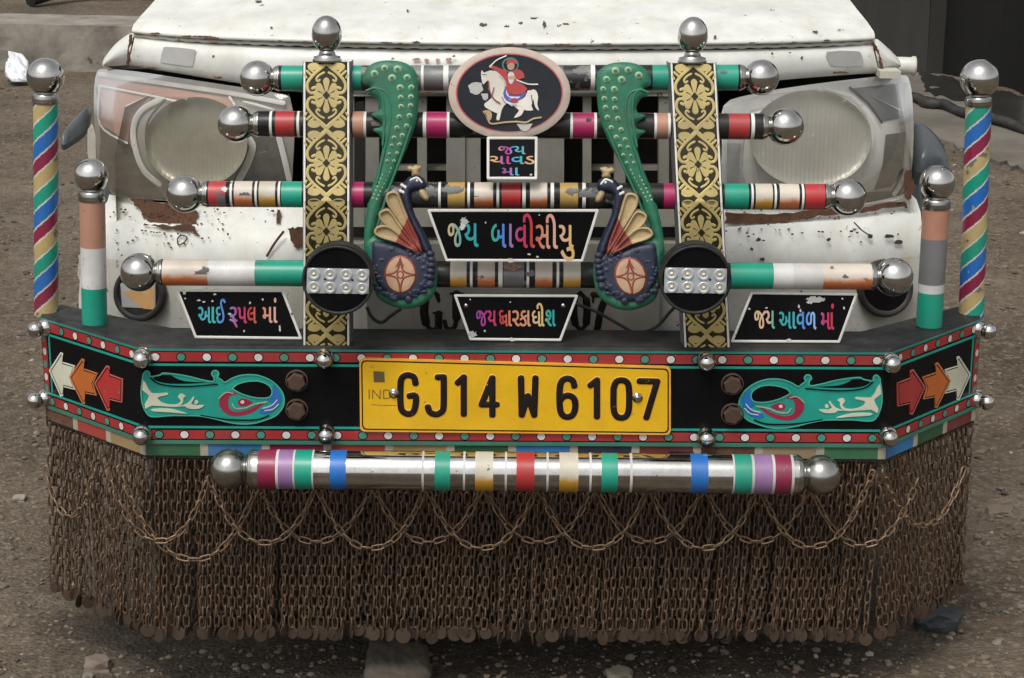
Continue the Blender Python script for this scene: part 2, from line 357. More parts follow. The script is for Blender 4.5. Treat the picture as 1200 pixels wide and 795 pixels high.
def empty(name, loc=(0, 0, 0), parent=None, label=None):
    o = bpy.data.objects.new(name, None); COL.objects.link(o); WL[o] = Vector(loc); o.empty_display_size = .1
    o.location = WL[o] - (WL[parent] if parent else Vector())
    if parent: o.parent = parent
    if label: o['label'] = label
    return o
def tag(o, label, cat_, group=None, kind=None):
    if label: o['label'] = label
    if cat_: o['category'] = cat_
    if group: o['group'] = group
    if kind: o['kind'] = kind
    return o

# ------------------------------------------------------------------ ground and surroundings
def ground_material():
    m = bpy.data.materials.new('dirt ground'); m.use_nodes = True; t = m.node_tree; N, L = t.nodes, t.links; b = N['Principled BSDF']
    geo = N.new('ShaderNodeNewGeometry')
    def nz(s, d=8, r=.65):
        n = N.new('ShaderNodeTexNoise'); n.inputs['Scale'].default_value = s; n.inputs['Detail'].default_value = d; n.inputs['Roughness'].default_value = r
        L.new(geo.outputs['Position'], n.inputs[0]); return n.outputs['Fac']
    def ramp(f, a):
        r = N.new('ShaderNodeValToRGB'); e = r.color_ramp.elements
        e[0].position = a[0][0]; e[0].color = (*a[0][1], 1); e[1].position = a[-1][0]; e[1].color = (*a[-1][1], 1)
        for p, c in a[1:-1]: q = e.new(p); q.color = (*c, 1)
        L.new(f, r.inputs[0]); return r.outputs[0]
    c1 = ramp(nz(1.7), [(.3, (.074, .056, .039)), (.5, (.122, .096, .069)), (.7, (.172, .141, .106))])
    c2 = ramp(nz(38, 10, .75), [(.3, (.45, .44, .43)), (.55, (1, 1, 1)), (.78, (1.55, 1.5, 1.42))])
    x = N.new('ShaderNodeMix'); x.data_type = 'RGBA'; x.blend_type = 'MULTIPLY'; x.inputs['Factor'].default_value = 1
    L.new(c1, x.inputs[6]); L.new(c2, x.inputs[7])
    v = N.new('ShaderNodeTexVoronoi'); v.inputs['Scale'].default_value = 110; L.new(geo.outputs['Position'], v.inputs[0])
    bw = N.new('ShaderNodeSeparateColor'); L.new(v.outputs['Color'], bw.inputs[0])
    r2 = N.new('ShaderNodeMapRange'); L.new(bw.outputs[0], r2.inputs[0]); r2.inputs[1].default_value = .86; r2.inputs[2].default_value = .9; r2.inputs[4].default_value = .55
    y = N.new('ShaderNodeMix'); y.data_type = 'RGBA'; L.new(r2.outputs[0], y.inputs['Factor']); L.new(x.outputs[2], y.inputs[6]); y.inputs[7].default_value = (.2, .18, .15, 1)
    # dark oily soil plus shade painted into the colour under the truck's nose
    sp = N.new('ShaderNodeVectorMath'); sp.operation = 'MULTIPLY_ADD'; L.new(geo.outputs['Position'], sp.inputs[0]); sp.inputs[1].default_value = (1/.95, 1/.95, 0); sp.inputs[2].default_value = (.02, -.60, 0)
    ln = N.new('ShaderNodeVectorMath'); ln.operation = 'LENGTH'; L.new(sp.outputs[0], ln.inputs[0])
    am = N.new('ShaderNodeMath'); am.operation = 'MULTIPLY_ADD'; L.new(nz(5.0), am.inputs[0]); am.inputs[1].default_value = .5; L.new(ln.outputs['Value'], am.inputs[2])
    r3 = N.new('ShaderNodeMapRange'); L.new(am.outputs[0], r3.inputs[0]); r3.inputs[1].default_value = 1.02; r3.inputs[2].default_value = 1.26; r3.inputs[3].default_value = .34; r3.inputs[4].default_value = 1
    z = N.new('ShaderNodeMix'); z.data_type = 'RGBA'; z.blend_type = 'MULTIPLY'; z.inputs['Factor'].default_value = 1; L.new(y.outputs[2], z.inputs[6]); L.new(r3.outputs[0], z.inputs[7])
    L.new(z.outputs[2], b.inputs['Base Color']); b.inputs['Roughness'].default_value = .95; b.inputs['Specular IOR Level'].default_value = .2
    bp = N.new('ShaderNodeBump'); bp.inputs['Strength'].default_value = .7; bp.inputs['Distance'].default_value = .008
    ad = N.new('ShaderNodeMath'); ad.operation = 'ADD'; L.new(nz(22, 12, .75), ad.inputs[0]); L.new(v.outputs['Distance'], ad.inputs[1])
    L.new(ad.outputs[0], bp.inputs['Height']); L.new(bp.outputs[0], b.inputs['Normal'])
    return m
def gz(x, y):
    d = math.hypot(x, y-2)
    k = 1 if d < 14 else max(0, 1-(d-14)/20)
    return k*(.03*noise.noise(Vector((x*.9, y*.9, 3))) + .014*noise.noise(Vector((x*4, y*4, 7))) + .006*noise.noise(Vector((x*14, y*14, 1)))) - .012
def axis_pts(n, near, far):
    a = []
    for i in range(-n, n+1):
        t = i/n; a.append(near*t + (far-near)*t**7)
    return a
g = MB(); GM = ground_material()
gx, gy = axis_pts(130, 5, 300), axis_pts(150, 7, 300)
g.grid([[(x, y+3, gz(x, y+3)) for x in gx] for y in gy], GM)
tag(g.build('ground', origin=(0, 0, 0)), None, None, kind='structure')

# gravel and pebbles strewn over the dirt (nobody could count them)
GV = [mat('gravel brown', (.145, .112, .077), .9, dirt=.5), mat('gravel grey', (.18, .155, .125), .9, dirt=.5), mat('gravel pale', (.29, .26, .21), .9, dirt=.3), mat('gravel dark', (.06, .05, .042), .9, dirt=.3)]
bm = bmesh.new(); bmesh.ops.create_icosphere(bm, subdivisions=1, radius=1); ICO_V = [v.co.copy() for v in bm.verts]; ICO_F = [[v.index for v in f.verts] for f in bm.faces]; bm.free()
def pebble(mb, p, r, m, rnd, fl=.6):
    M3 = Matrix.Rotation(rnd.uniform(0, 6.28), 3, 'Z') @ Matrix.Rotation(rnd.uniform(-.5, .5), 3, 'X')
    sx, sy, sz = rnd.uniform(.7, 1.25), rnd.uniform(.7, 1.1), rnd.uniform(.6, 1)*fl
    mb.add([Vector(p) + M3 @ Vector((v.x*sx, v.y*sy, v.z*sz))*r*rnd.uniform(.8, 1.15) for v in ICO_V], ICO_F, m, False)
R = random.Random(3); gv = MB(*GV)
for _ in range(34000):
    px, py = R.uniform(-30, 1230), R.uniform(60, 830)
    if 90 < px < 1080 and py < 752: continue
    if 130 < px < 1040 and py < 700 and R.random() < .9: continue
    p = PZ(px, py, 0); d = p.y + 3.03
    r = .0008*math.exp(R.random()**3.2*2.3)*(1.2+max(0, d-3)*.16)
    pebble(gv, (p.x, p.y, gz(p.x, p.y)+r*.15), r, R.choices(GV, (9, 2.0, .35, 3.0))[0], R)
tag(gv.build('gravel', origin=(0, 0, 0)), 'loose gravel and pebbles scattered over the brown dirt', 'gravel', kind='stuff')

def stone(px, py, rx, ry, label, m, name='stone', seed=1, flat=.55, cat_='stone'):
    mb = MB(m); p = PZ(px, py, 0); d = (p - CAMP).length; a = rx*d/FPX; b = a*.85; h = a*flat
    R = random.Random(seed); bm = bmesh.new(); bmesh.ops.create_icosphere(bm, subdivisions=3, radius=1)
    vs = []
    for v in bm.verts:
        c = v.co; k = 1 + .28*noise.noise(c*1.3 + Vector((seed*3.1, 0, 0))) + .1*noise.noise(c*4 + Vector((seed, 2, 0)))
        q = Vector([max(-.72, min(.72, t)) for t in c])*1.2*k
        vs.append((p.x + q.x*a, p.y + q.y*b, gz(p.x, p.y) + h*.3 + q.z*h))
    mb.add(vs, [[v.index for v in f.verts] for f in bm.faces], m, False); bm.free()
    return tag(mb.build(name), label, cat_)
ST = mat('dusty field stone', (.17, .15, .12), .9, dirt=.5, bump=.6); STB = mat('crumbled brick', (.15, .115, .09), .9, dirt=.5, bump=.6)
stone(115, 772, 16, 10, 'crumbled brick fragment lying on the dirt below the left end of the chains', STB, 'brick_fragment', 2, .6, 'brick')
stone(103, 784, 7, 5, 'smaller stone tucked beside the crumbled brick fragment', ST, seed=3)
stone(726, 789, 18, 9, 'tan stone half buried under the right part of the chain curtain', ST, seed=4, flat=.4)
stone(22, 577, 8, 6, 'pale stone on the bare dirt left of the chain curtain', GV[2], seed=5)
stone(1172, 592, 17, 9, 'flat grey stone on the dirt right of the chain curtain', GV[0], seed=6, flat=.35)
stone(28, 62, 9, 5, 'rounded tan stone near the foot of the low concrete wall', ST, seed=8)
stone(1096, 728, 27, 16, 'dark blue grey rounded lump on the dirt at the right end of the chains', mat('blue black lump', (.022, .028, .034), .6, dirt=.35, dirtcol=(.06, .055, .05)), 'dark_lump', 9, .62, 'lump')
mb = MB(CONC); top = [PZ(432, 752, .03), PZ(503, 757, .03), PZ(507, 812, .03), PZ(424, 812, .03)]
SLC = mat('earthy concrete', (.078, .066, .050), .95, dirt=.8, dirtcol=(.04, .033, .025), dscale=24, nscale=12, bump=.9)
mb = MB(SLC); mb.relief(jag([(434, 750), (470, 748), (500, 757), (505, 780), (499, 812), (484, 830), (432, 830), (427, 790)], 2.4, 6, 3), lambda x, y, h=0: PZ(x, y, .016)+Vector((0, 0, h)), SLC, H=.012, R=14, step=3, back=.05, hf=lambda x, y: .004*noise.noise(Vector((x*.12, y*.2, 2))) + .002*noise.noise(Vector((x*.5, y*.7, 5))))
tag(mb.build('concrete_slab_piece'), 'broken flat concrete piece lying under the middle of the chain curtain', 'concrete piece')

# low concrete wall on the left, ground level behind it
def wallbox(mb, a, b, z0, z1, th, m, n=24, rough=.0):
    a = Vector(a); b = Vector(b); d = (b-a); nn = Vector((-d.y, d.x, 0)).normalized()*th
    rows = []
    for k in range(5):
        z = z0+(z1-z0)*k/4; rows.append([(a+d*(i/n)).to_3d() * 1 + Vector((0, 0, z)) + nn.normalized()*rough*noise.noise(Vector((i*.9, z*5, 2))) for i in range(n+1)])
    rows.append([Vector(p)+nn + Vector((0, 0, 0)) for p in rows[-1]]); rows.append([Vector((p.x, p.y, z0)) for p in rows[-1]])
    mb.grid(rows, m, False)
    for e in (0, n):
        q = [r[e] for r in rows]; mb.add([q[0], q[4], q[5], q[6]], [(0, 1, 2, 3)], m, False)
a, b = PZ(-260, 72, 0), PZ(560, 92, 0)
mb = MB(CONC); WZ = PY(75, 24, a.y).z; wallbox(mb, (a.x, a.y, 0), (b.x, b.y, 0), -.05, WZ, .45, CONC, 40, .02)
tag(mb.build('concrete_wall'), 'low weathered concrete kerb wall behind the truck on the left', 'wall')
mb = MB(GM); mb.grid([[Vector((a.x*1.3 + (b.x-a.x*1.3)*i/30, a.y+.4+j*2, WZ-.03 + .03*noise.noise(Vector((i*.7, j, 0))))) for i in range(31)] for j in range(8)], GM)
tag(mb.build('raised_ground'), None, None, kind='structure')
R = random.Random(5)
p0 = PY(92, 6, a.y+1.2); p0.z = WZ+.04
mb = MB(BLACKD); mb.tube([(p0.x-.05, p0.y, p0.z), (p0.x+.35, p0.y+.05, p0.z+.01), (p0.x+1.1, p0.y+.1, p0.z)], .05, BLACKD, 8)
mb.tube([(p0.x-.05, p0.y, p0.z), (p0.x-.2, p0.y-.35, p0.z-.03)], .035, BLACKD, 8)
tag(mb.build('scrap_pipe'), 'dark scrap pipe lying on the raised ground above the low wall', 'pipe')

# smoke blackened building on the right
a, b = PZ(1000, 62, 0), PZ(1260, 128, 0)
d = (b-a).normalized(); a2 = a - d*1.5; m1 = PZ(1086, 84, 0)
bld = empty('building', (a.x, a.y, 0)); tag(bld, 'smoke blackened building wall behind the truck on the right', 'building')
mb = MB(PLAS); wallbox(mb, (a2.x, a2.y, 0), (m1.x, m1.y, 0), -.05, 3.6, .3, PLAS, 20, .03); mb.build('plaster_wall', bld)
mb = MB(SOOT); q0 = m1 + Vector((.02, .25, 0)); q1 = b + d*3 + Vector((.02, .25, 0)); wallbox(mb, (q0.x, q0.y, 0), (q1.x, q1.y, 0), -.05, 3.6, .3, SOOT, 30, .04); mb.build('blackened_wall', bld, 'soot black recessed part of the wall')
jb = PZ(1201, 112, 0); mb = MB(PLAS); mb.box((jb.x, jb.y-.25, -.05), (jb.x+.35, jb.y+.0, 3.6), LGREY); mb.build('door_jamb', bld)
def slabmap(x, y, h=0): p = PZ(x, y, .012); p.z = max(.006, gz(p.x, p.y)+.01)+h; return p
SLAB = mat('stained concrete floor', (.15, .135, .11), .8, dirt=.85, dirtcol=(.05, .042, .034), dscale=1.6, nscale=2, bump=.4)
mb = MB(SLAB); mb.relief(jag([(1040, 78), (1100, 88), (1230, 128), (1260, 215), (1200, 196), (1140, 176), (1095, 160), (1040, 150)], 2.5, 8, 9), slabmap, SLAB, step=8, back=.02)
tag(mb.build('concrete_floor'), None, None, kind='structure')
WET = mat('wet black floor', (.018, .017, .015), .35, dirt=.5, dirtcol=(.05, .045, .038), dscale=2)
mb = MB(WET); mb.relief(jag([(1078, 84), (1130, 94), (1230, 122), (1240, 150), (1190, 143), (1130, 118), (1085, 108)], 2, 8, 4), lambda x, y, h=0: slabmap(x, y, h+.005), WET, step=8, back=.003)
tag(mb.build('wet_floor_stain'), None, None, kind='structure')
mb = MB(CABLE)
pts = cat([(1030, 103), (1068, 112), (1085, 120), (1110, 124), (1135, 134), (1165, 140), (1205, 152), (1260, 170)], 5)
W_ = [PZ(x, y, .03) for x, y in pts]; mb.tube([(p.x, p.y, .03+.005*sin(i)) for i, p in enumerate(W_)], [.022 + (.010 if 9 < i < 13 else 0) for i in range(len(W_))], CABLE, 10)
tag(mb.build('hose'), 'black hose lying along the concrete floor beside the blackened wall', 'hose')
mb = MB(BAG)
def bagmap(x, y, h=0): p = PZ(x, y, 0); return Vector((p.x, p.y*.55+PZ(x, 97, 0).y*.45, .005+max(0, (97-y))*.0030)) + Vector((0, -h, h*.4))
mb.relief([(11, 92), (20, 80), (27, 76), (34, 68), (46, 71), (47, 78), (41, 86), (33, 97), (14, 97)], bagmap, BAG, H=.04, R=6, step=1.6, back=.02, hf=lambda x, y: .05*noise.noise(Vector((x*.25, y*.25, 1))))
tag(mb.build('plastic_bag'), 'crumpled white plastic bag on the dirt beyond the left striped post', 'plastic bag')

# ------------------------------------------------------------------ the truck
truck = tag(empty('pickup_truck'), 'old white pickup truck with an ornate painted bumper and bull bar', 'truck')
def Yb(px, py=0): return .28 + .16*abs((px-600)/480)**3
BODY = Curved(Yb)
zt, zb = PY(600, 411, 0).z, PY(600, 522.5, 0).z

def patch(mb, curves, m, n=40, smooth=True):
    """surface lofted through picture curves of (px, py, depth)"""
    mb.grid([[PY(*p) for p in resample(c, n)] for c in curves], m, smooth)
def yb(pts, dy=0): return [(x, y, Yb(x)+dy) for x, y in pts]

# bonnet
hl = cat([(155, 36), (230, 42), (370, 47), (590, 50.5), (840, 49.5), (960, 47), (1025, 44)], 6)
mb = MB(WHITE)
def off(pts, dy, dz): return [(lambda p: (p, dy, dz))(p) for p in pts]
def lift(pts, dY, dz, pinch=0):
    """move the unprojected edge in the world instead of the picture"""
    out = []
    for x, y in resample(pts, 60):
        p = PY(x, y, Yb(x)); q = Vector((p.x*(1-pinch), p.y+dY, p.z+dz)); q.z += (.0035*noise.noise(q*5) + .0012*noise.noise(q*14))*min(1, max(0, dY)*18); out.append(q)
    return out
rows = [lift(hl, .04, -.003), lift(hl, .0, -.0045), lift(hl, -.003, -.003), lift(hl, -.003, .0), lift(hl, .0, .004), lift(hl, .012, .009), lift(hl, .05, .022, .01), lift(hl, .11, .034, .02),
        lift(hl, .2, .052, .035), lift(hl, .35, .074, .055), lift(hl, .6, .1, .075), lift(hl, .95, .125, .08), lift(hl, 1.25, .14, .08)]
mb.grid(rows, WHITE)
hood = mb.build('hood', truck)
mb = MB(mat('dark chip', (.05, .045, .04), .8)); CH = MC['dark chip']
HS = lambda x, y, h=0: PZ(x, y, PY(x, 48, Yb(x)).z + .02 + .001*(48-y)) + Vector((0, -h, h))
def hoodsurf(px, py, h=0):
    """where the line of sight meets the bonnet profile"""
    prof = [(-.006, 0), (-.002, .006), (.012, .012), (.05, .022), (.11, .034), (.2, .052), (.35, .074), (.6, .1)]
    ye = resample([(x, y) for x, y in hl], 200); e = min(ye, key=lambda q: abs(q[0]-px)); p = PY(px, e[1], Yb(px)); r = ray(px, py)
    for (d0, z0), (d1, z1) in zip(prof, prof[1:]):
        for k in range(8):
            dd = d0+(d1-d0)*k/8; zz = z0+(z1-z0)*k/8; q = CAMP + r*((p.y+dd-CAMP.y)/r.y)
            if q.z <= p.z+zz: return Vector((q.x, q.y-h*.5, p.z+zz+h))
    return PY(px, py, p.y+.3)
R = random.Random(11)
for x, y, rx, ry in [(a_, b_, c_*.8, d_*.7) for a_, b_, c_, d_ in [(566, 30, 6, 2.2), (594, 32, 4, 2), (610, 28, 3, 1.5), (626, 22, 6, 1.3), (638, 30, 2.5, 6), (663, 29, 5, 1.2), (655, 31, 3, 1), (478, 14, 1.5, 2), (303, 3, 5, 1.2), (318, 33, 2, 1), (905, 14, 3, 1.2), (955, 38, 4, .9), (985, 36, 5, 1), (838, 44, 2, 2.4)]]:
    mb.relief(jag(ell(x, y, rx, ry, 8), .8, 2, int(x)), hoodsurf, CH, h0=.0006)
mb.build('paint_chips', hood)
# crimped seam under the bonnet lip
mb = MB(WHITE2)
pts = [(x, y+5.5+.7*sin(x*.32)) for x, y in resample(hl, 160)]
mb.tube([PY(x, y, Yb(x)+.012) for x, y in pts], .0035, WHITE2, 6); mb.build('seam', hood)
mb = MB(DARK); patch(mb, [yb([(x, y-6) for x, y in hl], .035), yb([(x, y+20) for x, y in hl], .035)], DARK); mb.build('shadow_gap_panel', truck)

R = random.Random(8)
for k in range(16):
    x = R.uniform(165, 1015); y = min(hl, key=lambda q: abs(q[0]-x))[1]+R.uniform(.2, 2.6); rx = R.uniform(2, 13)
    mb = MB(RUST); mb.relief(jag(ell(x, y+.0, rx, R.uniform(.6, 1.3), 9), .5, 3, k), Curved(lambda a, b: Yb(a)-.004), RUST, h0=.0004); mb.build('rust_spot', hood)
# panel between the bonnet and the lamps
ht = cat([(158, 43), (230, 50), (370, 56), (590, 59.5), (840, 58.5), (960, 55.5), (1022, 51)], 6)
hb = cat([(150, 76), (200, 84), (280, 97), (360, 108), (480, 110), (600, 111), (720, 110), (840, 106), (900, 95), (980, 88), (1030, 85)], 6)
mb = MB(WHITE)
A, B = resample(ht, 70), resample(hb, 70)
mid = lambda t: [(a[0]+(b[0]-a[0])*t, a[1]+(b[1]-a[1])*t) for a, b in zip(A, B)]
patch(mb, [yb(A, .07), yb(A, .015), yb(mid(.08), .003), yb(mid(.4), -.004), yb(mid(.75), -.004), yb(mid(.95), 0), yb(B, .005), yb([(x, y+1) for x, y in B], .05)], WHITE, 70)
fp = mb.build('front_panel', truck)
PAN = Curved(lambda x, y: Yb(x)-.0045)
mb = MB(STICK); mb.relief(cat([(191, 58), (196, 55), (226, 58), (229, 61), (226, 76), (222, 78), (192, 74), (188, 71)], 2, True), PAN, STICK, step=5, h0=.001); mb.build('sticker', fp, 'faded grey sticker left of the centre')
mb = MB(STICK); mb.relief(cat([(969, 61), (1002, 60), (1009, 63), (1012, 75), (1006, 78), (977, 78), (972, 74)], 2, True), PAN, STICK, step=5, h0=.001); mb.build('sticker', fp, 'faded grey sticker right of the centre')
mb = MB(CH)
for x, y, rx, ry in [(488, 70, 5, 2), (500, 71, 3, 2), (513, 71, 3, 2), (526, 70, 4, 2.4), (532, 66, 3, 1), (250, 66, 1.5, 1.2), (290, 78, 2, 1), (905, 63, 1.4, 2), (925, 62, 1.2, 1.2), (940, 68, 1.2, 1.5)]:
    mb.relief(jag(ell(x, y, rx, ry, 7), .8, 2, int(x)), PAN, mat('faint red mark', (.50, .27, .22), .6, dirt=.5, dirtcol=(.6, .56, .48)) if 485 < x < 530 else CH, step=None, h0=.001)
mb.build('paint_chips', fp)
for k in range(14):
    x = R.uniform(165, 1015); y = min(hb, key=lambda q: abs(q[0]-x))[1]-R.uniform(0, 2.5); rx = R.uniform(2, 10)
    mb = MB(RUST); mb.relief(jag(ell(x, y, rx, R.uniform(.7, 1.6), 9), .6, 3, k+40), Curved(lambda a, b: Yb(a)-.0035), RUST, h0=.001); mb.build('rust_spot', fp)
# fender corners
for sgn, top, bot, nm in ((0, [(120, 77), (121, 70), (135, 52), (151, 40), (157, 40)], [(122, 78), (128, 78), (135, 77.5), (142, 77), (149, 76)], 'l'), (1, [(1023, 47), (1028, 46), (1040, 56), (1052, 68), (1056, 76)], [(1031, 85), (1037, 84), (1043, 82), (1050, 81), (1055, 79)], 'r')):
    mb = MB(WHITE); t2 = resample(cat(top, 4), 16); b2 = resample(cat(bot, 4), 16); rows = []
    for k in range(7):
        t = k/6; rows.append([PY(a[0]+(b[0]-a[0])*t, a[1]+(b[1]-a[1])*t, Yb(a[0]+(b[0]-a[0])*t)+.012-.02*sin(pi*t)) for a, b in zip(t2, b2)])
    e0 = rows[0]; rows = [[Vector((p.x*.9, p.y+.9, p.z-.14)) for p in e0], [Vector((p.x*.965, p.y+.3, p.z-.06)) for p in e0], [Vector((p.x*.99, p.y+.08, p.z-.02)) for p in e0], [Vector((p.x, p.y+.02, p.z-.003)) for p in e0]] + rows
    mb.grid(rows, WHITE); fc = mb.build('fender_corner', truck)
    mb = MB(RUST)
    L_ = [(153.5, 42), (153, 50), (151.5, 60), (151, 68), (149.5, 76)] if not sgn else [(1022, 50), (1027, 58), (1030, 66), (1032, 74), (1034, 82)]
    mb.stroke([(x+random.uniform(-.6, .6), y) for x, y in cat(L_, 4)], Curved(lambda x, y: Yb(x)-.006), .0028, RUST, .5); mb.build('rust_seam', fc)
# white stub and latch on the right corner
mb = MB(WHITE2); p = PY(1056, 77, .62); mb.lathe(p, (1, 0, -.03), [(-.03, .016), (.018, .016), (.02, .018), (.026, .018), (.026, .012), (.01, .012)], WHITE2, 18); mb.build('indicator_stub', truck)
mb = MB(CREAM); mb.box(PY(1031, 92, .36)[:], (PY(1056, 84, .36)+Vector((0, .05, 0)))[:], CREAM); mb.build('corner_bracket', truck)

# headlamps
def lampY(px, py): return Yb(px) + .012 - .03*sin(pi*max(0, min(1, (py-80)/160)))
LAMPF = Curved(lampY); LAMP = Curved(lambda x, y: lampY(x, y) + .032); COVER = Curved(lambda x, y: lampY(x, y)-.010)
def headlight(side, out, decals, disc, arcs, glass, lab):
    e = empty('headlight', LAMP(*disc[:2]), truck, lab)
    o = cat(out, 3, True)
    HM = SILVER if side else mat('browned lamp housing', (.30, .285, .245), .35, dirt=.5, dirtcol=(.20, .18, .15), dscale=14)
    mb = MB(HM); mb.relief(o, LAMP, HM, step=9, back=.12, h0=0); mb.build('housing', e)
    mb = MB(SILVER)
    for k, (pl, m) in enumerate(decals): mb.relief(pl, LAMP, m, step=7, h0=.002+.0006*k, back=0)
    mb.build('lamp_trim', e)
    mb = MB(disc[4]); mb.relief(ell(disc[0], disc[1], disc[2], disc[3], 48), LAMP, disc[4], step=4, h0=.034, back=.0, hf=lambda x, y: -.031*sqrt(max(0, 1-((x-disc[0])**2/disc[2]**2+(y-disc[1])**2/disc[3]**2)))); mb.build('reflector', e)
    mb = MB(WHITEP)
    for pl, r, m in arcs: mb.stroke(cat(pl, 5), LAMP, r, m, .18, h0=.008)
    mb.build('trim_lines', e)
    mb = MB(glass); mb.relief(o, COVER, glass, step=9, h0=0, H=.006, R=22, back=.03); mb.build('lens_cover', e)
    return e
GL1 = lens_mat('clouded lens left', (.38, .355, .285), .15); GL2 = lens_mat('clouded lens right', (.5, .49, .46), .16)
headlight(0, [(113, 86), (122, 81), (160, 84), (220, 93), (280, 102), (333, 111), (341, 120), (345, 150), (343, 195), (339, 212), (300, 222), (240, 236), (190, 235), (140, 231), (128, 222), (117, 195), (111, 150), (110, 110)],
    [([(112, 100), (150, 165), (170, 205), (195, 234), (140, 230), (126, 220), (116, 190)], SMOKE), ([(290, 140), (300, 130), (330, 150), (338, 212), (300, 222), (270, 224)], SMOKE),
     ([(117, 100), (168, 112), (178, 116), (160, 128), (152, 148), (150, 167), (128, 152), (117, 146)], SALMON), ([(119, 92), (200, 104), (268, 115), (278, 131), (180, 113), (119, 100)], SALMON)],
    (230, 167, 60, 53, BOWL),
    [([(117, 87), (200, 99), (268, 109), (332, 121)], .004, WHITEP), ([(119, 101), (180, 113), (262, 131)], .0018, WHITEP), ([(269, 114), (280, 131)], .002, WHITEP), ([(117, 100), (117, 146), (149, 168)], .0018, WHITEP),
     ([(187, 117), (165, 130), (156, 152), (160, 180), (170, 202), (187, 216)], .005, WHITEP), ([(194, 117), (176, 138), (171, 158), (175, 182), (187, 203)], .0022, SMOKE), ([(289, 160), (296, 172), (290, 192), (280, 211)], .006, WHITEP),
     ([(285, 119), (322, 129), (300, 122), (285, 119)], .0012, WHITEP), ([(327, 162), (333, 185), (339, 211)], .005, WHITEP)], GL1, 'left lamp with a faded salmon indicator and smoky lens')
headlight(1, [(848, 124), (880, 111), (930, 102), (1000, 93), (1055, 88), (1066, 96), (1070, 130), (1070, 180), (1064, 222), (1050, 238), (1015, 243), (960, 245), (900, 240), (850, 235), (846, 170)],
    [([(848, 126), (890, 112), (960, 104), (940, 120), (880, 130), (870, 200), (880, 236), (850, 232)], LGREY), ([(995, 104), (1052, 98), (1059, 138), (1033, 143), (1016, 122)], SMOKE), ([(1038, 158), (1061, 155), (1058, 200), (1044, 219), (1024, 223), (1034, 195)], SMOKE),
     ([(1008, 226), (1045, 224), (1062, 212), (1052, 238), (1010, 243)], SMOKE), ([(852, 168), (868, 168), (866, 215), (852, 215)], STICK)],
    (950, 163, 71, 57, BOWL2),
    [([(968, 104), (1000, 115), (1019, 140), (1022, 168), (1012, 205)], .0028, WHITEP), ([(996, 103), (1018, 122), (1033, 144)], .002, BLACK), ([(876, 150), (884, 190), (890, 232)], .002, WHITEP), ([(1062, 98), (1064, 150), (1062, 200), (1048, 228)], .004, LGREY)], GL2, 'right lamp with a pale cloudy lens')

mb = MB(DARK); mb.hexa([PY(135, 84, .50), PY(1045, 84, .50), PY(1045, 250, .50), PY(135, 250, .50)], (0, .03, 0), DARK); mb.build('lamp_backing_panel', truck)
